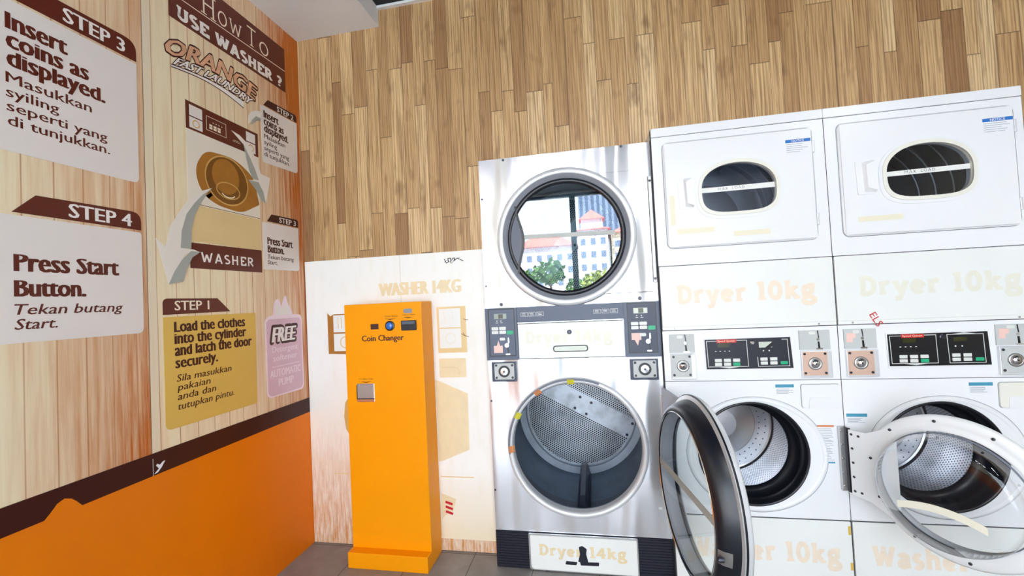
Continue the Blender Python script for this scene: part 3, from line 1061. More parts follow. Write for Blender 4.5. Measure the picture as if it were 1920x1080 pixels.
MB().prism(circ(-0.492, 1.843, 0.108, 48, 1.0, 0.96), 0.0014, 0.0016, FL).build('bowl', 'gold_dark', dd)
pring(-0.492, 1.843, 0.110, 0.105, 0.006, 0.0019, 'gold_light', dd, 'bowl_rim')
MB().prism(circ(-0.50, 1.86, 0.07, 40, 1.0, 1.1), 0.0016, 0.0019, FL).build('bowl_highlight', 'gold', dd)
pring(-0.49, 1.80, 0.06, 0.035, 0.005, 0.0021, 'gold_light', dd, 'bowl_ring')
mb = MB()
for q in stroke_quads(arc(-0.49, 1.79, 0.035, 0.02, 200, 340, 10), 0.005):
    mb.flat(q, 0.0022, FL)
mb.build('bowl_glint', 'cream_ink', dd)
MB().prism([(-0.678, 1.447), (-0.310, 1.449), (-0.310, 1.556), (-0.678, 1.549)], 0.0003, 0.0012, FL).build('name_band', 'brown', t)
MB().strokes('WASHER', -0.632, 1.474, 0.272, 0.041, 0.15, 0.0017, FL, slab=False, gap=0.14).build('chalk_lettering', 'white_ink', t)

# curved arrows
t = thing('arrow_decal', 'large silver curved arrow beside the washer picture, its head pointing down to the mustard sign', 'arrow', (0, -0.7, 1.38))
MB().prism([(-0.572, 1.792), (-0.625, 1.766), (-0.675, 1.722), (-0.72, 1.66), (-0.757, 1.60), (-0.776, 1.52), (-0.812, 1.547), (-0.768, 1.381), (-0.70, 1.50), (-0.634, 1.514), (-0.665, 1.522), (-0.716, 1.522),
            (-0.712, 1.59), (-0.69, 1.66), (-0.655, 1.71), (-0.615, 1.755)], 0.0014, 0.0022, FL).build('arrow_face', 'arrow', t)
MB().prism([(-0.572, 1.792), (-0.615, 1.755), (-0.655, 1.71), (-0.69, 1.66), (-0.712, 1.59), (-0.718, 1.522), (-0.674, 1.524), (-0.67, 1.60), (-0.655, 1.66), (-0.63, 1.71), (-0.60, 1.76)], 0.0014, 0.0024, FL).build('arrow_edge', 'arrow_grey', t)
MB().prism([(-0.634, 1.515), (-0.675, 1.515), (-0.715, 1.475), (-0.745, 1.43), (-0.768, 1.381), (-0.712, 1.392), (-0.695, 1.44), (-0.67, 1.49)], 0.0014, 0.0026, FL).build('arrow_head_edge', 'arrow_grey', t)
t = thing('arrow_decal', 'silver curved arrow printed over the control strip and round door of the washer picture', 'arrow', (0, -0.33, 1.79))
MB().prism([(-0.466, 2.081), (-0.42, 2.075), (-0.381, 2.055), (-0.345, 2.02), (-0.318, 1.972), (-0.298, 1.93), (-0.241, 1.926), (-0.255, 1.86), (-0.275, 1.79), (-0.32, 1.84), (-0.378, 1.88), (-0.315, 1.895), (-0.335, 1.94), (-0.365, 1.99), (-0.40, 2.04)], 0.0022, 0.0028, FL).build('arrow_face', 'arrow', t)
MB().prism([(-0.40, 2.04), (-0.365, 1.99), (-0.335, 1.94), (-0.315, 1.895), (-0.352, 1.893), (-0.372, 1.93), (-0.385, 1.975)], 0.0022, 0.0030, FL).build('arrow_edge', 'arrow_grey', t)
MB().prism([(-0.275, 1.79), (-0.288, 1.845), (-0.318, 1.885), (-0.378, 1.88), (-0.335, 1.845), (-0.30, 1.80)], 0.0022, 0.0032, FL).build('arrow_head_edge', 'arrow_grey', t)
t = thing('arrow_decal', 'short silver curved arrow tail printed beside the small coin sign', 'arrow', (0, -0.32, 2.15))
MB().prism([(-0.365, 2.15), (-0.362, 2.19), (-0.349, 2.214), (-0.32, 2.234), (-0.2885, 2.244), (-0.2885, 2.21), (-0.318, 2.208), (-0.338, 2.185)], 0.0004, 0.0014, FL).build('arrow_face', 'arrow', t)
MB().prism([(-0.352, 2.152), (-0.338, 2.185), (-0.318, 2.208), (-0.2885, 2.21), (-0.2885, 2.198), (-0.315, 2.19), (-0.335, 2.165)], 0.0004, 0.0016, FL).build('arrow_edge', 'arrow_grey', t)

# STEP 2 (small)
t = sign('instruction_sign', 'small white sign by the room corner about inserting coins, above another small sign',
         rpoly([(-0.284, 1.995), (-0.034, 2.008), (-0.028, 2.289), (-0.287, 2.279)], [0.01, 0.02, 0, 0]))
MB().prism(rpoly([(-0.268, 2.286), (-0.028, 2.294), (-0.029, 2.334), (-0.238, 2.324)], [0, 0, 0.02, 0]), 0.0004, 0.0014, FL).build('header_band', 'dark_ink', t)
lines(t, [('STEP 2', -0.176, 2.294, 0.122, 0.027)], 'white_ink', 0.03, name='header_lettering')
lines(t, [('Insert', -0.27, 2.224, 0.103, 0.035), ('coins as', -0.27, 2.188, 0.138, 0.034), ('displayed.', -0.269, 2.152, 0.17, 0.034)], 'dark_ink', 0.062, name='bold_lettering')
lines(t, [('Masukkan', -0.27, 2.12, 0.145, 0.022), ('syiling', -0.27, 2.09, 0.085, 0.022), ('seperti yang', -0.271, 2.06, 0.172, 0.022), ('di tunjukkan.', -0.272, 2.03, 0.176, 0.022)], 'dark_ink', 0.016)
# STEP 3 (small)
t = sign('instruction_sign', 'small white sign beside the washer picture about pressing the start button',
         rpoly([(-0.299, 1.466), (-0.048, 1.471), (-0.045, 1.704), (-0.299, 1.697)], [0, 0.02, 0, 0]))
MB().prism(rpoly([(-0.268, 1.705), (-0.045, 1.709), (-0.045, 1.750), (-0.238, 1.744)], [0, 0, 0.015, 0]), 0.0004, 0.0014, FL).build('header_band', 'dark_ink', t)
lines(t, [('STEP 3', -0.187, 1.713, 0.124, 0.026)], 'white_ink', 0.03, name='header_lettering')
lines(t, [('Press Start', -0.272, 1.591, 0.178, 0.034), ('Button.', -0.272, 1.551, 0.114, 0.034)], 'dark_ink', 0.062, name='bold_lettering')
lines(t, [('Tekan butang', -0.273, 1.52, 0.185, 0.021), ('Start.', -0.274, 1.493, 0.066, 0.021)], 'dark_ink', 0.016, 0.15)
# STEP 1 (mustard)
t = sign('instruction_sign', 'mustard yellow sign above the maroon stripe about loading clothes into the cylinder',
         rpoly([(-0.792, 0.843), (-0.366, 0.840), (-0.361, 1.258), (-0.792, 1.258)], [0.025, 0, 0, 0]), 'yellow')
part_label(MB().prism(rpoly([(-0.792, 1.2665), (-0.499, 1.270), (-0.561, 1.327), (-0.792, 1.327)], [0, 0, 0, 0.02]), 0.0004, 0.0014, FL).build('header_band', 'brown', t), 'brown header band')
lines(t, [('STEP 1', -0.748, 1.282, 0.147, 0.036)], 'cream_ink', 0.03, name='header_lettering')
lines(t, [('Load the clothes', -0.752, 1.2, 0.33, 0.038), ('into the cylinder', -0.752, 1.155, 0.335, 0.038), ('and latch the door', -0.752, 1.11, 0.365, 0.038), ('securely.', -0.751, 1.064, 0.184, 0.036)], 'dark_ink', 0.062, name='bold_lettering')
lines(t, [('Sila masukkan', -0.747, 1.013, 0.245, 0.026), ('pakaian', -0.745, 0.979, 0.14, 0.026), ('anda dan', -0.745, 0.944, 0.165, 0.026), ('tutupkan pintu.', -0.745, 0.907, 0.253, 0.026)], 'dark_ink', 0.016, 0.15)
# FREE bottle
t = thing('bottle_sticker', 'pink bottle shaped sticker by the room corner reading free', 'sticker', (0, -0.17, 0.838))
bo = [(-0.303, 0.843), (-0.041, 0.838), (-0.042, 1.238), (-0.112, 1.240), (-0.117, 1.262), (-0.145, 1.30), (-0.157, 1.342), (-0.175, 1.325), (-0.191, 1.283), (-0.200, 1.31), (-0.215, 1.324), (-0.238, 1.31), (-0.25, 1.242), (-0.306, 1.229)]
rr = [0.03, 0.03, 0.03, 0.004, 0.01, 0.01, 0.008, 0.01, 0.003, 0.008, 0.008, 0.01, 0.004, 0.03]
MB().prism(rpoly(bo, rr), 0.0004, 0.0012, FL).build('border', 'pink_ink', t)
MB().prism(rpoly(rect(-0.296, -0.050, 0.848, 1.222), 0.03), 0.0012, 0.0016, FL).build('bottle', 'pink', t)
MB().prism(rpoly([(-0.235, 1.24), (-0.125, 1.243), (-0.13, 1.262), (-0.157, 1.30), (-0.191, 1.27), (-0.215, 1.298), (-0.235, 1.29)], 0.01), 0.0012, 0.0016, FL).build('neck', 'poster', t)
MB().text('FREE', -0.274, 1.106, 0.193, 0.078, 0.0018, FL, 0.06, 0.25, outline=0.13).build('dark_outline', 'dark_ink', t)
MB().text('FREE', -0.266, 1.108, 0.178, 0.072, 0.0023, FL, 0.07, 0.25).build('lettering', 'white_ink', t)
lines(t, [('Detergent', -0.265, 1.057, 0.185, 0.03), ('softener', -0.26, 1.014, 0.17, 0.03), ('AUTOMATIC', -0.283, 0.937, 0.218, 0.036), ('PUMP', -0.228, 0.888, 0.108, 0.036)], 'pink_ink', 0.05, name='faded_lettering')
MB().flat(rect(-0.268, -0.075, 0.985, 0.989), 0.0018, FL).build('rule_line', 'pink_ink', t)

# ------------------------------------------------------------------ printed board behind the coin changer
FB = frame_front(-0.0055)
t = thing('printed_board', 'tall faded white board printed with a washer, standing behind the orange coin changer', 'board', (0.52, -0.003, 0.0))
mb = MB().box(0.004, 1.038, -0.0055, -0.0005, 0.003, 1.5235)
mb.build('board', 'board', t)
MB().text('WASHER 14KG', 0.439, 1.313, 0.457, 0.066, 0.0006, FB, 0.09).build('faded_lettering', 'faded', t)
cp = MB().prism([(0.131, 1.015), (0.36, 1.006), (0.36, 1.228), (0.17, 1.228), (0.148, 1.218), (0.131, 1.236)], 0.0, 0.0006, FB).build('printed_control', 'gold', t)
MB().prism(rect(0.166, 0.36, 1.13, 1.222), 0.0006, 0.001, FB).prism(rect(0.166, 0.36, 1.028, 1.122), 0.0006, 0.001, FB).build('printed_coin_box', 'panelw', cp)
cp = MB().prism(rect(0.758, 0.913, 1.004, 1.240), 0.0, 0.0006, FB).build('printed_control', 'tan_print', t)
MB().prism(rect(0.769, 0.884, 1.133, 1.230), 0.0006, 0.001, FB).prism(rect(0.769, 0.884, 1.028, 1.127), 0.0006, 0.001, FB).build('printed_coin_box', 'panelw', cp)
mb = MB()
for a in (0.800, 0.845):
    mb.flat([(a, 1.158), (a + 0.0035, 1.158), (a - 0.002, 1.215), (a - 0.005, 1.215)], 0.0013, FB)
for q in stroke_quads(arc(0.828, 1.076, 0.026, 0.026, 0, 360, 24), 0.006):
    mb.flat(q, 0.0013, FB)
mb.build('printed_lock', 'faded_pale', cp)
mb = MB()
for a in (0.192, 0.212):
    mb.flat(rect(a, a + 0.004, 1.15, 1.21), 0.0013, FB)
for q in stroke_quads(arc(0.235, 1.075, 0.03, 0.03, 0, 360, 24), 0.006):
    mb.flat(q, 0.0013, FB)
mb.build('printed_lock', 'tan_print', cp)
MB().prism(rpoly(rect(0.760, 0.903, 0.878, 0.975), 0.006), 0.0, 0.0005, FB).build('printed_drawer', 'faded', t)
mb = MB()
for q in stroke_quads([(0.77, 0.93), (0.85, 0.928), (0.862, 0.92), (0.865, 0.89)], 0.003):
    mb.flat(q, 0.0008, FB)
mb.build('printed_line', 'tan_print', t)
MB().prism([(0.735, 0.866), (0.76, 0.858), (0.905, 0.795), (0.901, 0.512), (0.753, 0.452), (0.735, 0.45)], 0.0, 0.0005, FB).build('printed_door', 'faded', t)
MB().prism([(0.36, 0.55), (0.25, 0.56), (0.218, 0.61), (0.209, 0.677), (0.218, 0.75), (0.26, 0.81), (0.36, 0.82)], 0.0, 0.0005, FB).build('printed_door', 'gold_light', t)
for a0, a1 in ((0.136, 0.36), (0.74, 0.917)):
    MB().flat(rect(a0, a1, 0.371, 0.376), 0.0004, FB).build('printed_seam', 'tan_print', t)
mb = MB().prism([(0.74, 0.29), (0.752, 0.285), (0.818, 0.262), (0.80, 0.20), (0.775, 0.19), (0.755, 0.175), (0.74, 0.16)], 0.0, 0.0005, FB)
part_label(mb.build('logo_outline', 'faded', t), 'corner of a printed logo')
mb = MB()
for i in range(3):
    z = 0.255 - 0.024 * i
    mb.flat([(0.762, z - 0.002), (0.80, z - 0.014), (0.797, z - 0.026), (0.759, z - 0.014)], 0.0008, FB)
mb.build('logo_bars', 'redtape', t)
mb = MB()
for q in stroke_quads([(0.812, 1.487), (0.822, 1.466), (0.834, 1.47), (0.832, 1.488), (0.846, 1.489), (0.846, 1.47), (0.858, 1.488), (0.868, 1.488), (0.864, 1.474), (0.882, 1.487), (0.90, 1.478), (0.914, 1.47)], 0.004):
    mb.flat(q, 0.0005, FB)
for q in stroke_quads([(0.812, 1.47), (0.83, 1.48), (0.85, 1.462), (0.87, 1.482), (0.895, 1.49)], 0.002):
    mb.flat(q, 0.0005, FB)
part_label(mb.build('scribble', 'gap', t), 'black pen scribble')
mb = MB()
for pl in ([(0.90, 1.175), (0.912, 1.168), (0.925, 1.17)], [(0.885, 1.10), (0.90, 1.09), (0.925, 1.083)], [(0.895, 1.105), (0.908, 1.085)]):
    for q in stroke_quads(pl, 0.003):
        mb.flat(q, 0.0016, FB)
mb.build('scratch', 'gold_dark', t)

# ------------------------------------------------------------------ coin changer
X0, X1, YF = 0.320, 0.7335, -0.145
FC = frame_front(YF)
t = thing('coin_changer', 'tall orange coin changer cabinet standing in front of the white printed board', 'coin changer', (0.527, -0.08, 0.0))
MB().box(X0, X1, YF, -0.008, 0.073, 1.274, 0.004).build('cabinet', 'changer', t)
MB().box(X0, X1 - 0.002, -0.192, -0.008, 0.0, 0.075, 0.003).build('plinth', 'changer', t)
MB().prism(rect(0.522, 0.712, 1.182, 1.250), 0.0, 0.0004, FC).build('clear_sticker', 'changer', t)
MB().text('Coin Changer', 0.412, 1.0885, 0.225, 0.0285, 0.0006, FC, 0.05).build('lettering', 'dark_ink', t)
MB().box(0.463, 0.505, YF - 0.002, YF + 0.01, 1.146, 1.173, 0.001).build('display_window', 'dark_ink', t)
pb = MB().lathe([(0.0245, 0), (0.0245, -0.006), (0.018, -0.008), (0.018, -0.004)], 0.567, 1.161, YF, 32).build('push_button', 'black', t)
part_label(MB().lathe([(0.0175, -0.004), (0.0175, -0.010), (0.012, -0.013), (0.0001, -0.014)], 0.567, 1.161, YF, 28, joined=True).build('button_cap', 'bluebtn', pb), 'blue lit button cap')
bs = MB().box(0.629, 0.706, YF - 0.012, YF + 0.01, 1.136, 1.184, 0.003).build('bill_slot', 'navy', t)
MB().box(0.634, 0.701, YF - 0.0135, YF - 0.010, 1.158, 1.165).build('slot_mouth', 'black', bs)
MB().box(0.634, 0.701, YF - 0.0135, YF - 0.010, 1.166, 1.180, 0.001).build('slot_lip', 'slate', bs)
for cx_, z_, tx_, u_, v_, w_ in ((0.569, 1.196, '2 Push Button', 0.540, 1.205, 0.07), (0.664, 1.200, '1 Insert Note', 0.634, 1.209, 0.066), (0.427, 0.889, '3 Collect Coin', 0.388, 0.899, 0.076)):
    hw_ = 0.033
    MB().flat([(cx_ - hw_, z_ + 0.002), (cx_, z_ - 0.006), (cx_ + hw_, z_ + 0.002), (cx_, z_ - 0.0015)], 0.0007, FC).build('printed_chevron', 'dark_ink', t)
    MB().text(tx_, u_, v_, w_, 0.0065, 0.0007, FC, 0.03).build('small_lettering', 'dark_ink', t)
mb = MB().prism(rpoly(rect(0.640, 0.686, 1.219, 1.241), 0.008), 0.0004, 0.0007, FC)
part_label(mb.build('smudge', 'greyink', t), 'grey worn sticker smudge')
tr = MB().box(0.375, 0.471, YF - 0.003, YF + 0.02, 0.788, 0.880, 0.002).build('coin_tray', 'chrome', t)
MB().box(0.380, 0.467, YF - 0.005, YF + 0.005, 0.806, 0.876, 0.001).build('tray_flap', 'tray', tr)
MB().box(0.377, 0.470, YF - 0.0055, YF - 0.002, 0.803, 0.807).box(0.376, 0.379, YF - 0.0055, YF - 0.002, 0.803, 0.872).build('tray_gap', 'black', tr)


# ------------------------------------------------------------------ 14 kg twin dryer
DX0, DX1, DY = 1.0425, 1.8415, -0.1
FD = frame_front(DY)
CX, ZU, ZL = 1.443, 1.541, 0.566
t14 = thing('stacked_dryer', 'stainless steel twin dryer stack between the white printed board and the white washers', 'dryer', (1.442, 0.3, 0.0))
body = MB()
body.plate_hole(DX0, DX1, 1.2225, 1.942, circ(CX, ZU, 0.285, 96), DY, DY + 0.03, CX, ZU)
body.plate_hole(DX0, DX1, 0.172, 0.977, circ(CX, ZL, 0.300, 96), DY, DY + 0.03, CX, ZL)
body.box(DX0, DX1, DY + 0.004, DY + 0.02, 0.977, 1.2225)
body.add([(DX0, DY, 0.0), (DX0, 0.85, 0.0), (DX0, 0.85, 1.942), (DX0, DY, 1.942), (DX1, DY, 0.0), (DX1, 0.85, 0.0), (DX1, 0.85, 1.942), (DX1, DY, 1.942)],
         [[0, 1, 2, 3], [4, 5, 6, 7], [3, 2, 6, 7], [1, 2, 6, 5], [0, 1, 5, 4]])
body.build('body', 'steel', t14)
for x_, z_, r_ in ((1.165, 1.933, .006), (1.717, 1.936, .006), (1.052, 1.753, .005), (1.051, 1.330, .005), (1.122, 1.239, .008), (1.761, 1.238, .008), (1.051, 0.780, .005), (1.049, 0.359, .005)):
    MB().stud(x_, DY, z_, r_, 0.004).build('screw', 'dkmetal', t14)


def studs(parent, spots, name, m, y, r, h, seg=14):
    for x_, z_ in spots:
        MB().stud(x_, y, z_, r, h, seg).build(name, m, parent)


def drum14(zc, rot):
    d = MB().lathe([(0.368, -0.05), (0.368, 0.50)], CX, zc, 0.0, 96, uv=True).build('drum', 'drum_wall', t14)
    MB().lathe([(0.302, -0.07), (0.300, -0.05), (0.369, -0.05)], CX, zc, 0.0, 96).build('drum_front_ring', 'drum_plain', d)
    MB().lathe([(0.368, 0.50), (0.33, 0.505), (0.328, 0.512), (0.322, 0.512)], CX, zc, 0.0, 96).build('drum_rear_ring', 'drum_plain', d)
    b = MB()
    b.disc(0.323, CX, zc, 0.512, 96, rot=R(rot))
    b.build('drum_back', 'drum_back', d)
    for a, b_ in ((-0.036, 0.079), (0.037, 0.079), (-0.036, 0.005), (0.039, 0.005), (0.30, 0.079), (0.30, 0.005)):
        c_, s_ = math.cos(R(rot)), math.sin(R(rot))
        MB().stud(CX + a * c_ - b_ * s_, 0.512, zc + a * s_ + b_ * c_, 0.008, 0.006).build('rivet', 'dkmetal', d)
    for k_ in range(3):
        a = R(-88 + 120 * k_)
        ca, sa = math.cos(a), math.sin(a)
        q = MB()
        sec = [(-0.035, 0.370), (-0.022, 0.315), (-0.012, 0.292), (0.012, 0.292), (0.022, 0.315), (0.035, 0.370)]
        vs = []
        for y_, sc in ((0.0, 0.85), (0.06, 1.0), (0.44, 1.0), (0.50, 0.9)):
            for p, r in sec:
                rr_ = 0.370 - (0.370 - r) * sc
                vs.append((CX + ca * rr_ - sa * p, y_, zc + sa * rr_ + ca * p))
        fs = [[j * 6 + i, j * 6 + i + 1, j * 6 + 7 + i, j * 6 + 6 + i] for j in range(3) for i in range(5)] + [[0, 1, 2, 3, 4, 5], [18, 19, 20, 21, 22, 23]]
        q.add(vs, fs)
        q.build('lifter', 'lifter', d)
    return d


drum14(ZU, 48)
drum14(ZL, -28)
# rims of the openings
MB().lathe([(0.3225, 0.0), (0.318, -0.010), (0.308, -0.014), (0.298, -0.010), (0.294, 0.0), (0.294, 0.03)], CX, ZL, DY, 96, joined=True).build('opening_rim', 'silver', t14)
gk = MB().lathe([(0.2935, -0.004), (0.312, -0.0165), (0.318, -0.0125)], CX, ZL, DY, 60, R(68), R(186), joined=True).build('gasket_strip', 'greyrub', t14)
for a, m_ in ((92, 'yellow_tag'), (123, 'orange_tag'), (151, 'yellow_tag'), (182, 'orange_tag')):
    MB().lathe([(0.290, -0.002), (0.300, -0.0115), (0.3155, -0.0175)], CX, ZL, DY, 6, R(a - 3), R(a + 3), joined=True).build('tag', m_, gk)


def door14(zc, xf, opened):
    d = MB(xf).lathe([(0.3205, 0.0), (0.3205, -0.020), (0.316, -0.026), (0.298, -0.028), (0.293, -0.024)], CX, zc, DY, 96, joined=True)
    d = d.build('lower_door' if opened else 'upper_door', 'silver', t14)
    MB(xf).lathe([(0.3235, -0.002), (0.3235, -0.008), (0.319, -0.008)], CX, zc, DY, 96).build('door_seal', 'black', d)
    MB(xf).lathe([(0.293, -0.024), (0.272, 0.004)], CX, zc, DY, 96).build('bezel', 'bezel', d)
    MB(xf).lathe([(0.276, 0.000), (0.272, -0.009), (0.258, -0.010), (0.250, 0.002)], CX, zc, DY, 96, joined=True).build('gasket', 'rubber', d)
    # glass, its left side cut by a wavy handle recess
    gl = []
    for i in range(96):
        a = 2 * PI * i / 96
        x_, z_ = CX + 0.261 * math.cos(a), zc + 0.261 * math.sin(a)
        gl.append((x_, z_))
    if opened:
        gl = [((p[0] - CX) * 1.004 + CX, (p[1] - zc) * 1.004 + zc) for p in gl]
        MB(xf).prism(gl, -0.053, -0.049, FD).build('glass', 'glass_clear', d)
    else:
        MB(xf).prism(gl, -0.003, 0.001, FD).build('glass', 'glass_big', d)
    rc = []
    for i in range(25):
        z_ = 0.17 - 0.34 * i / 24
        rc.append((CX - 0.222 + 0.030 * math.cos(PI * z_ / 0.34) ** 2 - 0.010, zc + z_ * 0.95))
    le = [(CX - math.sqrt(max(0, 0.2915 ** 2 - (q[1] - zc) ** 2)), q[1]) for q in rc]
    if not opened:
        MB(xf).prism(rc + le[::-1], 0.004, 0.0075, FD).build('handle_recess', 'handle_grey', d)
        g2 = MB(xf)
        for q in stroke_quads([(p[0] + 0.004, p[1]) for p in rc], 0.009):
            g2.prism(q, 0.004, 0.010, FD)
        g2.build('handle_edge', 'black', d)
    tp = MB(xf)
    if opened:
        tp.prism([(CX - 0.259, zc + 0.012), (CX + 0.255, zc - 0.004), (CX + 0.255, zc + 0.024), (CX - 0.259, zc + 0.038)], -0.0545, -0.0535, FD)
    else:
        tp.prism([(CX - 0.207, zc + 0.003), (CX + 0.228, zc - 0.006), (CX + 0.228, zc + 0.014), (CX - 0.207, zc + 0.023)], 0.0015, 0.0022, FD)
    part_label(tp.build('tape_strip', 'greytape', d), 'grey tape strip across the glass')
    # hinge side plate
    hp = MB(xf)
    pl = [(CX + math.sqrt(0.3215 ** 2 - 0.275 ** 2) - 0.02, zc - 0.274), (1.821, zc - 0.274), (1.821, zc + 0.276), (CX + math.sqrt(0.3215 ** 2 - 0.275 ** 2) - 0.02, zc + 0.276)]
    arcp = [(CX + 0.315 * math.cos(R(a)), zc + 0.315 * math.sin(R(a))) for a in range(58, -60, -6)]
    hp.prism(pl + arcp, 0.003, 0.012, FD)
    hp.build('hinge_plate', 'bezel' if opened else 'steel', d)
    return d


d_up = door14(ZU, None, False)
he = MB()
for x0_, x1_, z0_, z1_ in ((1.6, 1.823, ZU + 0.276, ZU + 0.2785), (1.6, 1.823, ZU - 0.2765, ZU - 0.274), (1.821, 1.8235, ZU - 0.276, ZU + 0.278)):
    he.box(x0_, x1_, DY - 0.0065, DY - 0.0005, z0_, z1_)
he.build('plate_gap', 'gap', d_up)
hs = MB().box(1.8245, 1.8405, DY - 0.012, DY - 0.001, ZU - 0.236, ZU + 0.244, 0.003).build('hinge_strip', 'silver', d_up)
studs(d_up, ((1.832, ZU + 0.222), (1.832, ZU - 0.218)), 'hinge_pin', 'dkmetal', DY - 0.012, 0.0055, 0.004)

HX, HY, PHI = 1.835, -0.112, R(98)


def swing(hx, hy, phi):
    c_, s_ = math.cos(phi), math.sin(phi)
    return lambda p: Vector((hx + (p.x - hx) * c_ - (p.y - hy) * s_, hy + (p.x - hx) * s_ + (p.y - hy) * c_, p.z))


XD = swing(HX, HY, PHI)
d_lo = door14(ZL, XD, True)
part_label(d_lo, 'open lower door of the steel dryer, seen from inside')
MB(XD).lathe([(0.306, 0.000), (0.303, 0.012), (0.292, 0.040), (0.282, 0.053), (0.268, 0.057), (0.262, 0.052)], CX, ZL, DY, 96, joined=True).build('black_seal_cone', 'rubber', d_lo)
MB(XD).lathe([(0.2625, 0.0515), (0.259, 0.003)], CX, ZL, DY, 96).build('inner_sleeve', 'bezel', d_lo)
part_label(MB(XD).lathe([(0.2665, 0.0565), (0.2645, 0.0590), (0.2625, 0.0565)], CX, ZL, DY, 96).build('bright_bead', 'chrome', d_lo), 'thin bright bead round the window')
MB(XD).lathe([(0.3205, 0.0), (0.306, 0.002)], CX, ZL, DY, 96).build('inner_flange', 'silver', d_lo)
# latch strike on the free side of the door
a_ = R(193)
MB(XD).lathe([(0.2790, 0.0565), (0.2905, 0.0450), (0.3005, 0.0240)], CX, ZL, DY, 12, R(188), R(197), joined=True).build('latch_plate', 'zinc', d_lo)
lp_ = MB(XD).lathe([(0.0001, 0.064), (0.006, 0.063), (0.008, 0.058), (0.008, 0.045)], CX + 0.29 * math.cos(a_), ZL + 0.29 * math.sin(a_), DY, 20, joined=True)
lp_.build('latch_pin', 'dkmetal', d_lo)
lh = MB().box(1.826, 1.8405, DY - 0.014, DY - 0.001, ZL - 0.236, ZL + 0.244, 0.003).build('lower_hinge', 'zinc', t14)

# controls between the doors
band = MB().prism(rect(1.197, 1.686, 1.1455, 1.2225), -0.003, 0.010, FD).build('control_band', 'slate', t14)
mb = MB()
for bx in (1.216, 1.254, 1.292, 1.554, 1.592, 1.630):
    for q in stroke_quads([(bx, 1.178), (bx + 0.031, 1.178), (bx + 0.031, 1.196), (bx, 1.196), (bx, 1.178)], 0.0013):
        mb.flat(q, 0.0104, FD)
    for q in stroke_quads([(bx + 0.005, 1.190), (bx + 0.022, 1.190)], 0.0025) + stroke_quads([(bx + 0.005, 1.184), (bx + 0.024, 1.184)], 0.002):
        mb.flat(q, 0.0104, FD)
mb.build('printed_icons', 'key', band)
MB().box(1.199, 1.684, DY - 0.012, DY, 1.1425, 1.1455).box(1.199, 1.684, DY - 0.012, DY, 0.9775, 0.9805).build('panel_gap', 'black', t14)
MB().box(1.199, 1.684, DY - 0.013, DY, 1.1462, 1.1492).build('band_edge', 'chrome', t14)
lint = MB().prism(rpoly(rect(1.200, 1.683, 0.981, 1.142), [0, 0, 0.01, 0]), -0.003, 0.013, FD).build('lint_drawer', 'panelw', t14)
words('Dryer 14kg', 1.235, 1.051, 0.395, 0.054, 0.24, 0.0134, FD, 'faded_lettering', 'faded_pale', lint)
MB().stud(1.439, DY - 0.013, 1.098, 0.0105, 0.006, 20).build('drawer_lock', 'dkmetal', lint)
MB().prism(rpoly(rect(1.360, 1.521, 1.007, 1.037), 0.0149), 0.013, 0.0150, FD).build('pull_rim', 'black', lint)
MB().prism(rpoly(rect(1.3655, 1.5155, 1.0115, 1.0325), 0.0104), 0.0150, 0.0156, FD).build('pull_slot', 'lcd_pale', lint)


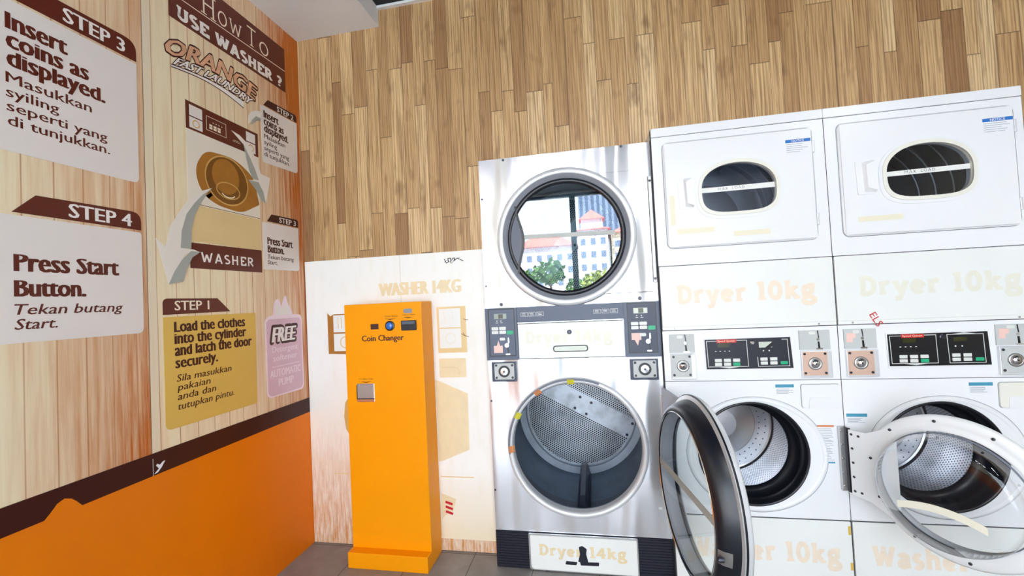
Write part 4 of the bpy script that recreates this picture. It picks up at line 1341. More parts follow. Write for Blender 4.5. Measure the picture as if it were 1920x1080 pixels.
def module14(x0, x1, left):
    c = MB().prism(rect(x0, x1, 0.9755, 1.2225), -0.003, 0.014, FD)
    c = c.build('control_module', 'slate', t14)
    ix0, ix1 = (x0 + 0.017, x1 - 0.012) if left else (x0 + 0.016, x1 - 0.016)
    fr = MB()
    for q in stroke_quads([(ix0, 0.9955), (ix1, 0.9955), (ix1, 1.2165), (ix0, 1.2165), (ix0, 0.9955)], 0.0045):
        fr.flat(q, 0.0145, FD)
    fr.build('module_groove', 'black', c)
    MB().prism(rect(ix0 + 0.002, ix1 - 0.002, 0.9975, 1.2145), 0.014, 0.0143, FD).build('module_face', 'slate_dark' if not left else 'slate', c)
    MB().prism(rect(ix0 + 0.027, ix0 + 0.087, 1.171, 1.195), 0.0143, 0.0152, FD).build('lcd_window', 'lcd' if left else 'lcd_pale', c)
    MB().prism(rect(ix0 + 0.048, ix0 + 0.070, 1.173, 1.193), 0.0152, 0.0155, FD).build('lcd_digits', 'lcd_dark', c)
    mb = MB()
    for i in range(2):
        mb.flat(circ(ix0 + 0.040 + i * 0.020, 1.161, 0.0028, 10), 0.0147, FD)
        mb.flat(rect(ix0 + 0.034 + i * 0.022, ix0 + 0.046 + i * 0.022, 1.151, 1.1535), 0.0147, FD)
    mb.build('indicator_marks', 'key', c)
    for i in range(2):
        for j in range(2):
            MB().prism(rpoly(rect(ix0 + 0.013 + i * 0.037, ix0 + 0.045 + i * 0.037, 1.100 + j * 0.018, 1.115 + j * 0.018), 0.004), 0.0143, 0.017, FD).build('key', 'key', c)
    MB().prism(rpoly(rect(ix0 + 0.086, ix0 + 0.117, 1.096, 1.114), 0.004), 0.0143, 0.017, FD).build('start_key', 'greent', c)
    MB().prism(rpoly(rect(ix0 + 0.050, ix0 + 0.076, 1.068, 1.082), 0.006), 0.0143, 0.0155, FD).build('reject_button', 'key', c)
    if left:
        st = MB().prism(rect(1.079, 1.122, 1.010, 1.044), 0.0143, 0.0149, FD).prism([(1.094, 1.044), (1.109, 1.044), (1.102, 1.069)], 0.0143, 0.0149, FD)
    else:
        st = MB().prism(rect(1.715, 1.757, 1.052, 1.083), 0.0143, 0.0149, FD).prism([(1.728, 1.052), (1.748, 1.052), (1.741, 1.027)], 0.0143, 0.0149, FD)
    part_label(st.build('arrow_sticker', 'pinkstick', c), 'faded pink arrow sticker')
    sx_ = ix0 + 0.087
    cs_ = MB()
    cs_.prism(rpoly(rect(sx_ - 0.010, sx_ + 0.010, 1.000, 1.006), 0.002), 0.0143, 0.0165, FD)
    cs_.prism(circ(sx_ - 0.004, 1.045, 0.010, 18), 0.0143, 0.0175, FD)
    cs_.prism([(sx_ + 0.002, 1.05), (sx_ + 0.009, 1.06), (sx_ + 0.007, 1.082), (sx_ + 0.003, 1.08)], 0.0143, 0.017, FD)
    cs_.build('coin_slot_trim', 'chrome', c)
    MB().prism([(sx_ - 0.001, 1.006), (sx_ + 0.006, 1.006), (sx_ + 0.004, 1.036), (sx_ - 0.004, 1.036)], 0.0143, 0.0152, FD).build('coin_slot', 'black', c)


module14(1.0425, 1.196, True)
module14(1.6865, 1.8415, False)
for x0_, x1_ in ((1.063, 1.181), (1.701, 1.823)):
    cb = MB().prism(rect(x0_, x1_, 0.873, 0.9655), -0.004, 0.012, FD).build('coin_box', 'slate_dark', t14)
    q0, q1 = x0_ + 0.014, x1_ - 0.009
    MB().prism(rpoly(rect(q0, q1, 0.884, 0.960), 0.006), 0.012, 0.0155, FD).build('lock_plate', 'coinplate', cb)
    cxx, czz = (q0 + q1) / 2, 0.9225
    MB().lathe([(0.0275, -0.0155), (0.0275, -0.020), (0.0175, -0.020)], cxx, czz, DY, 32).build('lock_ring', 'black', cb)
    MB().lathe([(0.0175, -0.018), (0.0175, -0.0215), (0.0001, -0.0225)], cxx, czz, DY, 28).build('lock_core', 'chrome', cb)
    MB().lathe([(0.0055, -0.0222), (0.0055, -0.0235), (0.0001, -0.0235)], cxx, czz, DY, 14).build('key_hole', 'dkmetal', cb)
    studs(cb, [(a, b) for a in (q0 + 0.009, q1 - 0.009) for b in (0.893, 0.951)], 'screw', 'dkmetal', DY - 0.0155, 0.0055, 0.003)
part_label(MB().prism(rect(1.790, 1.806, 0.297, 0.309), 0.0, 0.0008, FD).build('small_label', 'paper', t14), 'tiny white label')
# foot
kp = MB().box(DX0, DX1, DY - 0.004, DY + 0.02, 0.004, 0.170)
for i in range(13):
    z_ = 0.012 + i * 0.0122
    kp.box(DX0 + 0.002, DX1 - 0.002, DY - 0.0075, DY - 0.003, z_, z_ + 0.007)
kp = kp.build('kick_panel', 'navy', t14)
kw = MB().prism(rpoly(rect(1.200, 1.692, 0.004, 0.169), [0.014, 0.006, 0.004, 0.004]), 0.006, 0.013, FD).build('kick_plate_edge', 'zinc', t14)
kf = MB().prism(rpoly(rect(1.208, 1.686, 0.010, 0.163), [0.02, 0.008, 0.004, 0.004]), 0.013, 0.016, FD).build('kick_plate', 'panelw', t14)
words('Dryer 14kg', 1.249, 0.076, 0.390, 0.049, 0.22, 0.0164, FD, 'faded_lettering', 'faded', kf)
MB().prism(rpoly([(1.424, 0.055), (1.470, 0.055), (1.462, 0.092), (1.466, 0.115), (1.446, 0.128), (1.430, 0.122), (1.434, 0.09)], 0.005), 0.016, 0.0166, FD).prism(rpoly([(1.366, 0.040), (1.416, 0.040), (1.420, 0.054), (1.370, 0.056)], 0.003), 0.016, 0.0166, FD).prism(rpoly([(1.436, 0.040), (1.516, 0.042), (1.518, 0.058), (1.432, 0.055)], 0.003), 0.016, 0.0166, FD).build('torn_patch', 'navy', kf)
mb = MB().box(1.272, 1.292, DY - 0.012, DY + 0.01, 0.0, 0.006)
mb.build('foot', 'black', t14)


# ------------------------------------------------------------------ 10 kg dryer over washer (two alike)
def notice(parent, x0, z1, wd_, ht, m_head='blue', y=None, head_text=True, n=0.0):
    fr = frame_front(y)
    o = MB().prism(rect(x0, x0 + wd_, z1 - ht, z1), n, n + 0.0006, fr).build('notice_sticker', 'paper', parent)
    MB().prism(rect(x0, x0 + wd_, z1 - 0.013, z1), n + 0.0006, n + 0.0009, fr).build('notice_header', m_head, o)
    mb = MB()
    if head_text:
        mb.text('NOTICE', x0 + wd_ * 0.25, z1 - 0.0110, wd_ * 0.5, 0.0088, n + 0.0011, fr, 0.02)
        mb.build('notice_lettering', 'white_ink', o)
    mb = MB()
    random.seed(int(x0 * 1000))
    k_ = 5
    for i in range(k_):
        zz = z1 - 0.019 - i * (ht - 0.024) / k_
        mb.flat(rect(x0 + 0.003, x0 + wd_ * random.uniform(0.55, 0.95), zz - 0.0014, zz), n + 0.0009, fr)
    mb.build('notice_text_lines', 'greyink', o)
    return o


def dshape(cx, cz, hw_, up, dn, n=64):
    """window outline: arched top, flatter bottom with rounded corners"""
    out = []
    for i in range(n):
        a = 2 * PI * i / n
        c_, s_ = math.cos(a), math.sin(a)
        e = 2.15 if s_ > 0 else 3.6
        k_ = (abs(c_) ** e + abs(s_) ** e) ** (-1.0 / e)
        out.append((cx + hw_ * c_ * k_, cz + (up if s_ > 0 else dn) * s_ * k_))
    return out


UY = -0.14
FU = frame_front(UY)


def band_ring(outer, inner, n0, n1, fr):
    mb = MB()
    k_ = len(outer)
    vs = [fr(a, b, n0) for a, b in outer] + [fr(a, b, n1) for a, b in outer] + [fr(a, b, n1) for a, b in inner] + [fr(a, b, n0) for a, b in inner]
    fs = []
    for i in range(k_):
        q = (i + 1) % k_
        for j in range(3):
            fs.append([j * k_ + i, j * k_ + q, (j + 1) * k_ + q, (j + 1) * k_ + i])
    return mb.add(vs, fs)


def unit10(ux, label, first):
    X = lambda r: ux + r
    W_ = 0.682
    t = thing('stacked_washer_dryer', label, 'washer dryer', (ux + W_ / 2, 0.3, 0.0), 'white washer and dryer stacks')
    fr = FU
    wcx, wcz = (X(.3395), 1.690) if first else (X(.350), 1.691)
    hole = dshape(wcx, wcz, 0.150, 0.108, 0.108)
    dcx, dcz = X(.333), 0.566
    b = MB()
    # shell
    b.add([(X(.0005), UY, 0.0), (X(.0005), 0.75, 0.0), (X(.0005), 0.75, 1.984), (X(.0005), UY, 1.984),
           (X(W_), UY, 0.0), (X(W_), 0.75, 0.0), (X(W_), 0.75, 1.984), (X(W_), UY, 1.984)],
          [[0, 1, 2, 3], [4, 5, 6, 7], [3, 2, 6, 7], [1, 2, 6, 5], [0, 1, 5, 4]])
    b.plate_hole(X(.0015), X(W_ - .001), 1.373, 1.9425, hole, UY, UY + 0.02, wcx, wcz)
    b.plate_hole(X(.0015), X(W_ - .001), 0.305, 0.870, circ(dcx, dcz, 0.214, 72), UY, UY + 0.02, dcx, dcz)
    b.box(X(.0015), X(W_ - .001), UY + 0.0005, UY + 0.02, 0.8715, 1.0905)
    b.build('cabinet', 'white', t)
    MB().box(X(.0005), X(W_), UY - 0.003, UY + 0.03, 1.9445, 1.984, 0.003).build('top_lid', 'white', t)
    MB().box(X(.0), X(W_), UY + 0.001, UY + 0.03, 1.9415, 1.9455).box(X(.0), X(W_), UY - 0.0004, UY + 0.03, 1.3705, 1.3735).box(X(.0), X(W_), UY - 0.0004, UY + 0.03, 1.089, 1.092).box(X(.0), X(W_), UY - 0.0004, UY + 0.03, 0.8695, 0.8715).box(X(.0), X(W_), UY - 0.0004, UY + 0.03, 0.302, 0.3055).box(X(-.001), X(.0016), UY - 0.0002, UY + 0.03, 0, 1.94).build('joint_lines', 'gap', t)
    # dryer door
    x0, x1 = (X(.0445), X(.6355)) if first else (X(.0455), X(.6465))
    dr = band_ring(rpoly(rect(x0, x1, 1.4475, 1.9125), 0.028, 8), [((p[0] - wcx) * 0.3 + wcx, (p[1] - wcz) * 0.3 + wcz) for p in rpoly(rect(x0, x1, 1.4475, 1.9125), 0.028, 8)], 0, 0.01, fr)
    dr = MB().plate_hole(x0 + .006, x1 - .006, 1.4535, 1.9065, hole, UY - 0.012, UY - 0.002, wcx, wcz)
    out = rpoly(rect(x0, x1, 1.4475, 1.9125), 0.028, 8)
    inn = rpoly(rect(x0 + .005, x1 - .005, 1.4525, 1.9075), 0.024, 8)
    k_ = len(out)
    dr.add([fr(a, b_, 0.0) for a, b_ in out] + [fr(a, b_, 0.008) for a, b_ in out] + [fr(a, b_, 0.012) for a, b_ in inn],
           [[j * k_ + i, j * k_ + (i + 1) % k_, (j + 1) * k_ + (i + 1) % k_, (j + 1) * k_ + i] for j in range(2) for i in range(k_)])
    dr = dr.build('dryer_door', 'white', t)
    og = MB()
    for q in stroke_quads(out + [out[0]], 0.004):
        og.flat(q, 0.0009, fr)
    og.build('door_outline', 'greyink', dr)
    # window: frame lips and glass
    o1, o2, o3 = dshape(wcx, wcz - 0.002, 0.172, 0.131, 0.129), dshape(wcx, wcz, 0.160, 0.119, 0.118), dshape(wcx, wcz, 0.146, 0.104, 0.104)
    band_ring(o1, o2, 0.012, 0.0155, fr).build('window_surround', 'white2', dr)
    fo = band_ring(o2, o3, 0.0135, 0.020, fr)
    fo.add([fr(a, b_, 0.0200) for a, b_ in o3] + [fr(a, b_, 0.0) for a, b_ in o3], [[i, (i + 1) % 64, 64 + (i + 1) % 64, 64 + i] for i in range(64)])
    fo.build('window_frame', 'offwhite', dr)
    MB().prism(dshape(wcx, wcz, 0.147, 0.105, 0.105), 0.003, 0.006, fr).build('window_glass', 'glass_dark', dr)
    MB().prism([(wcx - 0.146, wcz - 0.013), (wcx + 0.1445, wcz - 0.013), (wcx + 0.1445, wcz + 0.009), (wcx - 0.1455, wcz + 0.008)] if first else
               [(wcx - 0.1455, wcz - 0.014), (wcx + 0.1445, wcz - 0.010), (wcx + 0.1445, wcz + 0.010), (wcx - 0.1455, wcz + 0.005)], 0.006, 0.007, fr).build('tape_strip', 'tape', dr)
    ml = MB().strokes('MAX', wcx - 0.078, wcz - 0.007, 0.040, 0.011, 0.10, 0.0073, fr, slab=False).strokes('LOAD', wcx - 0.022, wcz - 0.006, 0.05, 0.011, 0.10, 0.0073, fr, slab=False)
    part_label(ml.build('tape_lettering', 'greyink' if first else 'gap', dr), 'handwritten max load marking')
    # handle
    hx0, hx1 = (X(.098), X(.160)) if first else (X(.097), X(.164))
    zc = 1.681
    MB().prism(rpoly([(hx0 + .004, 1.612), (hx1, 1.612), (hx1, 1.752), (hx0, 1.748)], 0.006), 0.012, 0.0155, fr).build('handle_plate', 'white2', dr)
    hb = MB()
    hb.add([(hx0 + .024, UY - .0155, 1.744), (hx1 - .003, UY - .0155, 1.748), (hx1 - .002, UY - .0155, 1.617), (hx0 + .028, UY - .0155, 1.622),
            (hx0 + .032, UY - .030, 1.728), (hx1 - .004, UY - .034, 1.742), (hx1 - .003, UY - .034, 1.624), (hx0 + .034, UY - .030, 1.636)],
           [[4, 5, 6, 7], [0, 1, 5, 4], [1, 2, 6, 5], [2, 3, 7, 6], [3, 0, 4, 7]])
    hb.build('door_handle', 'white2', dr)
    # hinges at the right edge
    for z_ in (1.83, 1.53):
        MB().box(x1 - 0.003, x1 + 0.006, UY - 0.011, UY, z_ - 0.024, z_ + 0.024, 0.002).build('door_hinge', 'silver', dr)
    nx = X(.532) if first else X(.541)
    notice(dr, nx, 1.866, 0.094 if first else 0.098, 0.064, y=UY - 0.012)
    if first:
        for i, (a0, a1, b0, b1) in enumerate(((X(.062), X(.083), 1.547, 1.676), (X(.087), X(.238), 1.506, 1.529), (X(.312), X(.453), 1.482, 1.504))):
            part_label(MB().prism(rect(a0, a1, b0, b1), 0.012, 0.0124, fr).build('tape_residue', 'oldtape', dr), 'yellowed tape residue')
    else:
        part_label(MB().prism(rect(X(.097), X(.254), 1.503, 1.524), 0.012, 0.0124, fr).build('tape_residue', 'oldtape', dr), 'yellowed tape residue')
    # dryer drum seen through the window
    dm = MB().lathe([(0.245, -0.09), (0.245, -0.07), (0.295, -0.05), (0.30, 0.05), (0.295, 0.06), (0.30, 0.07), (0.30, 0.20), (0.295, 0.21), (0.30, 0.22), (0.30, 0.42)], X(.34), 1.66, 0.0, 64, joined=True).build('dryer_drum', 'dark_drum' if first else 'shaded_drum', t)
    MB().disc(0.30, X(.34), 1.66, 0.42, 64).build('drum_back', 'dark_inside', dm)
    MB().lathe([(0.30, 0.40), (0.18, 0.415), (0.175, 0.405), (0.0001, 0.405)], X(.34), 1.66, 0.0, 48).build('drum_rear_plate', 'wash_wall_plain' if first else 'shaded_drum', dm)
    wr = MB()
    for j, yy in enumerate((0.02, 0.12, 0.22, 0.32)):
        wr.tube([(X(.34) + 0.292 * math.cos(R(a)), yy, 1.66 + 0.292 * math.sin(R(a))) for a in range(0, 361, 8)], 0.003, 6, False)
    wr.build('drum_hoops', 'wire', dm)
    for a in (70, 190, 310):
        ca, sa = math.cos(R(a)), math.sin(R(a))
        MB().tube([(X(.34) + ca * 0.30, 0.0, 1.66 + sa * 0.30), (X(.34) + ca * 0.255, 0.03, 1.66 + sa * 0.255), (X(.34) + ca * 0.255, 0.36, 1.66 + sa * 0.255), (X(.34) + ca * 0.30, 0.40, 1.66 + sa * 0.30)], 0.012, 8).build('lifter', 'dark_drum', dm)
    # lettered panel under the dryer
    pn = MB().box(X(.003), X(W_ - .003), UY - 0.006, UY + 0.02, 1.106, 1.3705, 0.0025)
    pn.box(X(.003), X(W_ - .003), UY - 0.003, UY + 0.02, 1.0925, 1.106)
    pn = pn.build('dryer_panel', 'panelw', t)
    if first:
        words('Dryer 10kg', X(.073), 1.206, 0.536, 0.078, 0.25, 0.0065, fr, 'faded_lettering', 'faded_peach', pn)
    else:
        words('Dryer 10kg', X(.088), 1.206, 0.540, 0.076, 0.25, 0.0065, fr, 'faded_lettering', 'faded_pale', pn)
        sl = MB()
        aa = R(-62)

        def wsl(a, b_):
            p, q = a * 0.056, b_ * 0.026
            return (X(.131) + p * math.cos(aa) - q * math.sin(aa) - 0.018, 1.128 + p * math.sin(aa) + q * math.cos(aa))
        sl.text('ELS', 0, 0, 0.05, 0.026, 0.0067, fr, 0.0, warp=wsl)
        part_label(sl.build('red_lettering', 'redtape', pn), 'torn red lettering, upside down')
    studs(t, ((X(.055), 1.099), (X(.615), 1.099)), 'panel_screw', 'zinc', UY - 0.003, 0.004, 0.003)
    # control fascia
    cx0, cx1 = (X(.168), X(.508)) if first else (X(.169), X(.513))
    fa = MB().prism([(cx0 + .001, 0.916), (cx1 + .006, 0.916), (cx1 - .001, 1.055), (cx0 - .001, 1.052)], 0.0, 0.004, fr).build('control_panel', 'white2', t)
    bd = MB().prism([(cx0 + .005, 0.921), (cx1 + .001, 0.921), (cx1 - .005, 1.049), (cx0 + .003, 1.047)], 0.004, 0.0055, fr)
    bd = bd.build('control_board', 'navy' if first else 'black', fa)
    lnm = MB()
    s0 = cx0 + 0.010
    for pl in ([(s0 + .045, 1.040), (s0, 1.040), (s0 + .003, 0.931), (s0 + .160, 0.931), (s0 + .158, 1.041), (s0 + .105, 1.041)],):
        for q in stroke_quads(pl, 0.0022):
            lnm.flat(q, 0.0058, fr)
    s1 = cx0 + 0.203
    for pl in ([(s1 + .100, 1.0405), (s1 + .121, 1.0405), (s1 + .124, 0.930), (s1 + .006, 0.930), (s1 + .004, 0.970)] if first else [(s1 + .002, 1.0405), (s1 + .121, 1.0405), (s1 + .124, 0.930), (s1 + .006, 0.930), (s1 + .002, 1.0405)],):
        for q in stroke_quads(pl, 0.0022):
            lnm.flat(q, 0.0058, fr)
    lnm.flat([(s0 + .04, 0.9305), (s0 + .13, 0.9305), (s0 + .085, 0.9235)], 0.0058, fr)
    if not first:
        lnm.flat([(s1 + .01, 1.0408), (s1 + .105, 1.0408), (s1 + .06, 1.0475)], 0.0058, fr)
    lnm.build('board_lines', 'key', bd)
    MB().prism(rect(s0 + .040, s0 + .118, 1.032, 1.046), 0.0055, 0.0062, fr).build('brand_strip', 'red', bd)
    MB().text('Speed Queen', s0 + .044, 1.036, 0.068, 0.0075, 0.0065, fr, 0.01).build('brand_lettering', 'faded_peach', bd)
    MB().prism(rect(s0 + .044, s0 + .090, 1.013, 1.030), 0.0055, 0.006, fr).build('led_window', 'lcd_dark', bd)
    MB().prism(rect(s1 + (.012 if first else .022), s1 + (.062 if first else .066), 1.008 if first else 1.014, 1.032 if first else 1.029), 0.0055, 0.006, fr).build('timer_window', 'lcd_pale' if first else 'lcd_dark', bd)
    if first:
        part_label(MB().prism([(s1 + .042, 1.000), (s1 + .062, 1.012), (s1 + .070, 1.028), (s1 + .062, 1.030), (s1 + .050, 1.020), (s1 + .030, 1.004)], 0.006, 0.0064, fr).build('burn_mark', 'black', bd), 'dark burn mark over the timer window')
    mk = MB()
    for i in range(4):
        mk.flat(rect(s0 + .032 + i * .018, s0 + .038 + i * .018, 0.995, 0.998), 0.0058, fr)
    for i in range(2):
        mk.flat(circ(s1 + .028 + i * .022, 0.995, 0.003, 10), 0.0058, fr)
    mk.build('indicator_marks', 'key', bd)
    for i in range(3):
        for j in range(2):
            m_ = 'greent' if (i == 2 and j == 0) else 'key'
            MB().prism(rpoly(rect(s0 + .029 + i * .036, s0 + .056 + i * .036, 0.935 + j * .0165, 0.948 + j * .0165), 0.002), 0.0055, 0.0078, fr).build('start_key' if m_ == 'greent' else 'key', m_, bd)
    for i in range(2):
        for j in range(2):
            MB().prism(rpoly(rect(s1 + .014 + i * .037, s1 + .041 + i * .037, 0.937 + j * .0165, 0.950 + j * .0165), 0.002), 0.0055, 0.0078, fr).build('key', 'key', bd)
    MB().prism(rpoly(rect(s1 + .090, s1 + .117, 0.937, 0.950), 0.002), 0.0055, 0.0078, fr).build('start_key', 'greent', bd)
    MB().stud(cx0 + 0.190, UY - 0.0055, 1.032 if not first else 1.030, 0.011 if not first else 0.008, 0.004, 20).build('panel_lock', 'dkmetal' if not first else 'chrome', bd)
    # coin drops
    for side, (a0, a1) in enumerate(((X(.027), X(.130)), (X(.537), X(.650))) if first else ((X(.019), X(.134)), (X(.535), X(.650)))):
        cd = MB().prism(rect(a0, a1, 0.994, 1.073), 0.0, 0.005, fr).build('coin_drop', 'coinplate', t)
        sx_ = a0 + (0.062 if side == 0 else 0.066)
        MB().prism([(sx_ + .002, 1.000), (sx_ + .010, 1.000), (sx_ + .008, 1.027), (sx_ + .001, 1.027)], 0.005, 0.0055, fr).prism([(sx_ + .004, 1.042), (sx_ + .008, 1.042), (sx_ + .005, 1.072), (sx_ + .001, 1.072)], 0.005, 0.0055, fr).build('coin_slot', 'black', cd)
        MB().prism(circ(sx_ + .002, 1.036, 0.0055, 14), 0.005, 0.008, fr).prism(rpoly(rect(sx_ - .006, sx_ + .018, 0.995, 1.0005), 0.002), 0.005, 0.008, fr).build('slot_trim', 'chrome', cd)
        if not first or side == 1:
            pass
        MB().prism(rpoly(rect(sx_ - .030, sx_ - .006, 1.056, 1.069), 0.005), 0.005, 0.006, fr).build('reject_button', 'key', cd)
        if not first:
            part_label(MB().prism([(a0 + .008, 1.020), (a0 + .030, 1.020), (a0 + .030, 1.034), (a0 + .042, 1.040), (a0 + .042, 1.056), (a0 + .010, 1.058)], 0.005, 0.0055, fr).build('arrow_sticker', 'pinkstick', cd), 'torn faded pink sticker')
        pm = 'coinplate'
        if first and side == 1:
            pm = 'copper'
        if not first and side == 0:
            pm = 'copper'
        cb = MB().box(a0 + 0.002, a1, UY - 0.012, UY + 0.005, 0.882, 0.989, 0.002).build('coin_box', 'silver', t)
        MB().prism(rect(a0 + .004, a1 - .018, 0.890, 0.987), 0.012, 0.0135, fr).build('lock_plate', pm, cb)
        lx, lz = a0 + .049, 0.9385
        MB().lathe([(0.026, -0.0135), (0.025, -0.018), (0.017, -0.020), (0.017, -0.0165)], lx, lz, UY, 30, joined=True).build('lock_ring', 'zinc', cb)
        MB().lathe([(0.0165, -0.016), (0.015, -0.023), (0.0001, -0.025)], lx, lz, UY, 24, joined=True).build('lock_core', 'chrome', cb)
        MB().lathe([(0.0035, -0.0245), (0.0035, -0.0255), (0.0001, -0.0255)], lx, lz, UY, 12).build('key_hole', 'gap', cb)
        studs(cb, [(a, z_) for a in (a0 + .012, a1 - .026) for z_ in (0.900, 0.978)], 'screw', 'dkmetal', UY - 0.0135, 0.005, 0.003)
    # washer front
    fcx, fcz = X(.345), 0.5635
    fl = MB().lathe([(0.272, 0.0), (0.268, -0.007), (0.258, -0.010), (0.250, -0.006)], fcx, fcz, UY, 80, sz=0.875, joined=True)
    out = circ(fcx, fcz, 0.250, 80, 1, 0.89)
    inn = circ(dcx, dcz, 0.2165, 80)
    k_ = 80
    fl.add([fr(a, b_, 0.006) for a, b_ in out] + [fr(a, b_, 0.004) for a, b_ in inn], [[i, (i + 1) % k_, k_ + (i + 1) % k_, k_ + i] for i in range(k_)], True)
    fl = fl.build('door_flange', 'white', t)
    for ra, rb in ((0.273, 0.239), (0.252, 0.2235)):
        lm_ = MB()
        for q in stroke_quads(arc(fcx, fcz, ra, rb, 0, 360, 90), 0.0016):
            lm_.flat(q, 0.0004 if ra > 0.26 else 0.0068, fr)
        lm_.build('flange_line', 'greyink', fl)
    gk_ = MB().lathe([(0.2165, -0.006), (0.212, -0.012), (0.205, -0.004), (0.200, 0.03), (0.208, 0.06), (0.190, 0.085), (0.178, 0.09), (0.178, 0.105)], dcx, dcz, UY, 80, joined=True)
    gk_.build('door_gasket', 'rubber', t)
    MB().lathe([(0.262, 0.0), (0.262, 0.003)], fcx, fcz, UY, 10, R(150), R(151), sz=0.875)
    wd_ = MB().lathe([(0.185, -0.05), (0.24, -0.03), (0.245, 0.0), (0.245, 0.30)], dcx, dcz, 0.0, 80, uv=True).build('washer_drum', 'wash_wall', t)
    MB().lathe([(0.245, 0.30), (0.235, 0.306), (0.165, 0.306), (0.16, 0.298), (0.07, 0.285), (0.0001, 0.283)], dcx, dcz, 0.0, 80, joined=False).build('drum_back', 'wash_back', wd_)
    MB().lathe([(0.2445, 0.292), (0.241, 0.292), (0.241, 0.300), (0.2445, 0.300)], dcx, dcz, 0.0, 80).build('drum_seam', 'gap', wd_)
    hl = MB()
    for a in range(0, 360, 9):
        for rr_ in (0.185, 0.215):
            aa_ = R(a + (4 if rr_ > .2 else 0))
            hl.stud(dcx + rr_ * math.cos(aa_), 0.3055, dcz + rr_ * math.sin(aa_), 0.0032, 0.0006, 8)
    hl.build('drum_holes', 'gap', wd_)
    for a in (62, 182):
        ca, sa = math.cos(R(a)), math.sin(R(a))
        P_ = lambda r, y_: (dcx + ca * r, y_, dcz + sa * r)
        MB().tube([P_(0.245, -0.02), P_(0.215, 0.0), P_(0.205, 0.06), P_(0.205, 0.22), P_(0.215, 0.28), P_(0.245, 0.30)], [0.02, 0.032, 0.036, 0.036, 0.032, 0.02], 14).build('lifter', 'wash_back', wd_)
    # soap drawer, notices
    sd = MB().prism(rpoly(rect(X(.532), X(.673), 0.757, 0.852), 0.010), 0.0, 0.006, fr).build('soap_drawer', 'offwhite' if not first else 'white2', t)
    so = MB()
    for q in stroke_quads(rpoly(rect(X(.532), X(.673), 0.757, 0.852), 0.010) + [rpoly(rect(X(.532), X(.673), 0.757, 0.852), 0.010)[0]], 0.0036):
        so.flat(q, 0.0003, fr)
    so.build('drawer_gap', 'greyink', sd)
    MB().prism(rpoly([(X(.556), 0.757), (X(.650), 0.757), (X(.646), 0.800), (X(.560), 0.800)], [0, 0, 0.01, 0.01]), 0.006, 0.009, fr).build('drawer_pull', 'white2', sd)
    notice(t, X(.437), 0.853, 0.070 if first else 0.078, 0.046, 'teal', UY, False)
    if first:
        wl = MB().prism(rect(X(.583), X(.644), 0.531, 0.686), 0.0, 0.0005, fr).build('warning_label', 'paper', t)
        MB().prism(rect(X(.583), X(.644), 0.678, 0.686), 0.0005, 0.0008, fr).build('label_header', 'label_orange', wl)
        lm = MB()
        random.seed(5)
        for i in range(20):
            z_ = 0.672 - i * 0.0066
            lm.flat(rect(X(.587), X(.587) + random.uniform(.035, .053), z_ - 0.0016, z_), 0.0008, fr)
        lm.build('label_text_lines', 'greyink', wl)
        MB().prism(rect(X(.587), X(.640), 0.532, 0.538), 0.0005, 0.0008, fr).build('label_footer', 'teal', wl)
    else:
        notice(t, X(.010), 0.733, 0.074, 0.045, 'teal', UY, False)
    # foot panel
    bp = MB().box(X(.003), X(W_ - .003), UY - 0.005, UY + 0.02, 0.012, 0.3015, 0.003).build('base_panel', 'panelw', t)
    words('Washer 10kg', X(.068), 0.132, 0.566, 0.080, 0.25, 0.0055, fr, 'faded_lettering', 'faded_peach', bp)
    if first:
        for b0, b1 in ((0.25, 0.285), (0.11, 0.14)):
            part_label(MB().prism(rect(X(.667), X(.677), b0, b1), 0.005, 0.0055, fr).build('tape_residue', 'yellow', bp), 'yellow tape scrap')
    MB().box(X(.02), X(.66), UY + 0.03, UY + 0.05, 0.0, 0.02).build('toe_kick', 'black', t)
    return t


u1 = unit10(1.8425, 'white washer and dryer stack beside the stainless steel dryer, its washer door swung open', True)
u2 = unit10(2.5245, 'white washer and dryer stack with a black window and torn red lettering', False)

# open washer door of the first white stack, hinged at its right edge
WHX, WHY, WPH = 2.522, -0.178, R(127)
XW = swing(WHX, WHY, WPH)
WCX, WCZ = WHX - 0.292, 0.555
wd = MB(XW)
wd.lathe([(0.242, -0.012), (0.243, 0.006), (0.236, 0.013), (0.215, 0.015), (0.205, 0.012), (0.198, 0.018), (0.190, 0.014)], WCX, WCZ, WHY, 80, joined=True)
wd.lathe([(0.242, -0.012), (0.235, -0.03), (0.20, -0.034), (0.19, -0.02)], WCX, WCZ, WHY, 80, joined=True)
wd = wd.build('washer_door', 'white2', u1)
part_label(wd, 'open washer door seen from inside, swung across the next machine')
hp = MB(XW)
hp.prism([(WHX - 0.002, 0.430), (WHX - 0.002, 0.683), (WHX - 0.06, 0.683), (WCX + 0.14, WCZ + 0.175), (WCX + 0.14, WCZ - 0.175), (WHX - 0.06, 0.425)], -0.004, 0.0, lambda a, b, n: (a, WHY + 0.010 - n, b))
hp.build('hinge_plate', 'white2', wd)
MB(XW).lathe([(0.190, 0.012), (0.186, 0.020), (0.183, 0.075), (0.176, 0.098), (0.160, 0.108), (0.11, 0.104), (0.0001, 0.098)], WCX, WCZ, WHY, 80, joined=True).build('bowl_glass', 'glass_bowl', wd)
part_label(MB(XW).lathe([(0.1885, 0.020), (0.186, 0.024), (0.1865, 0.030)], WCX, WCZ, WHY, 80, joined=True).build('bowl_ring', 'greyrub', wd), 'grey ring at the root of the glass bowl')
tpm = MB(XW)
cv = []
for i in range(17):
    s_ = -0.105 + 0.215 * i / 16
    cv.append((s_, -0.062 + 0.022 * (1 - (s_ / 0.11) ** 2)))
lo_ = [(WCX + a, WCZ + b - 0.012) for a, b in cv]
hi_ = [(WCX + a, WCZ + b + 0.012) for a, b in cv]
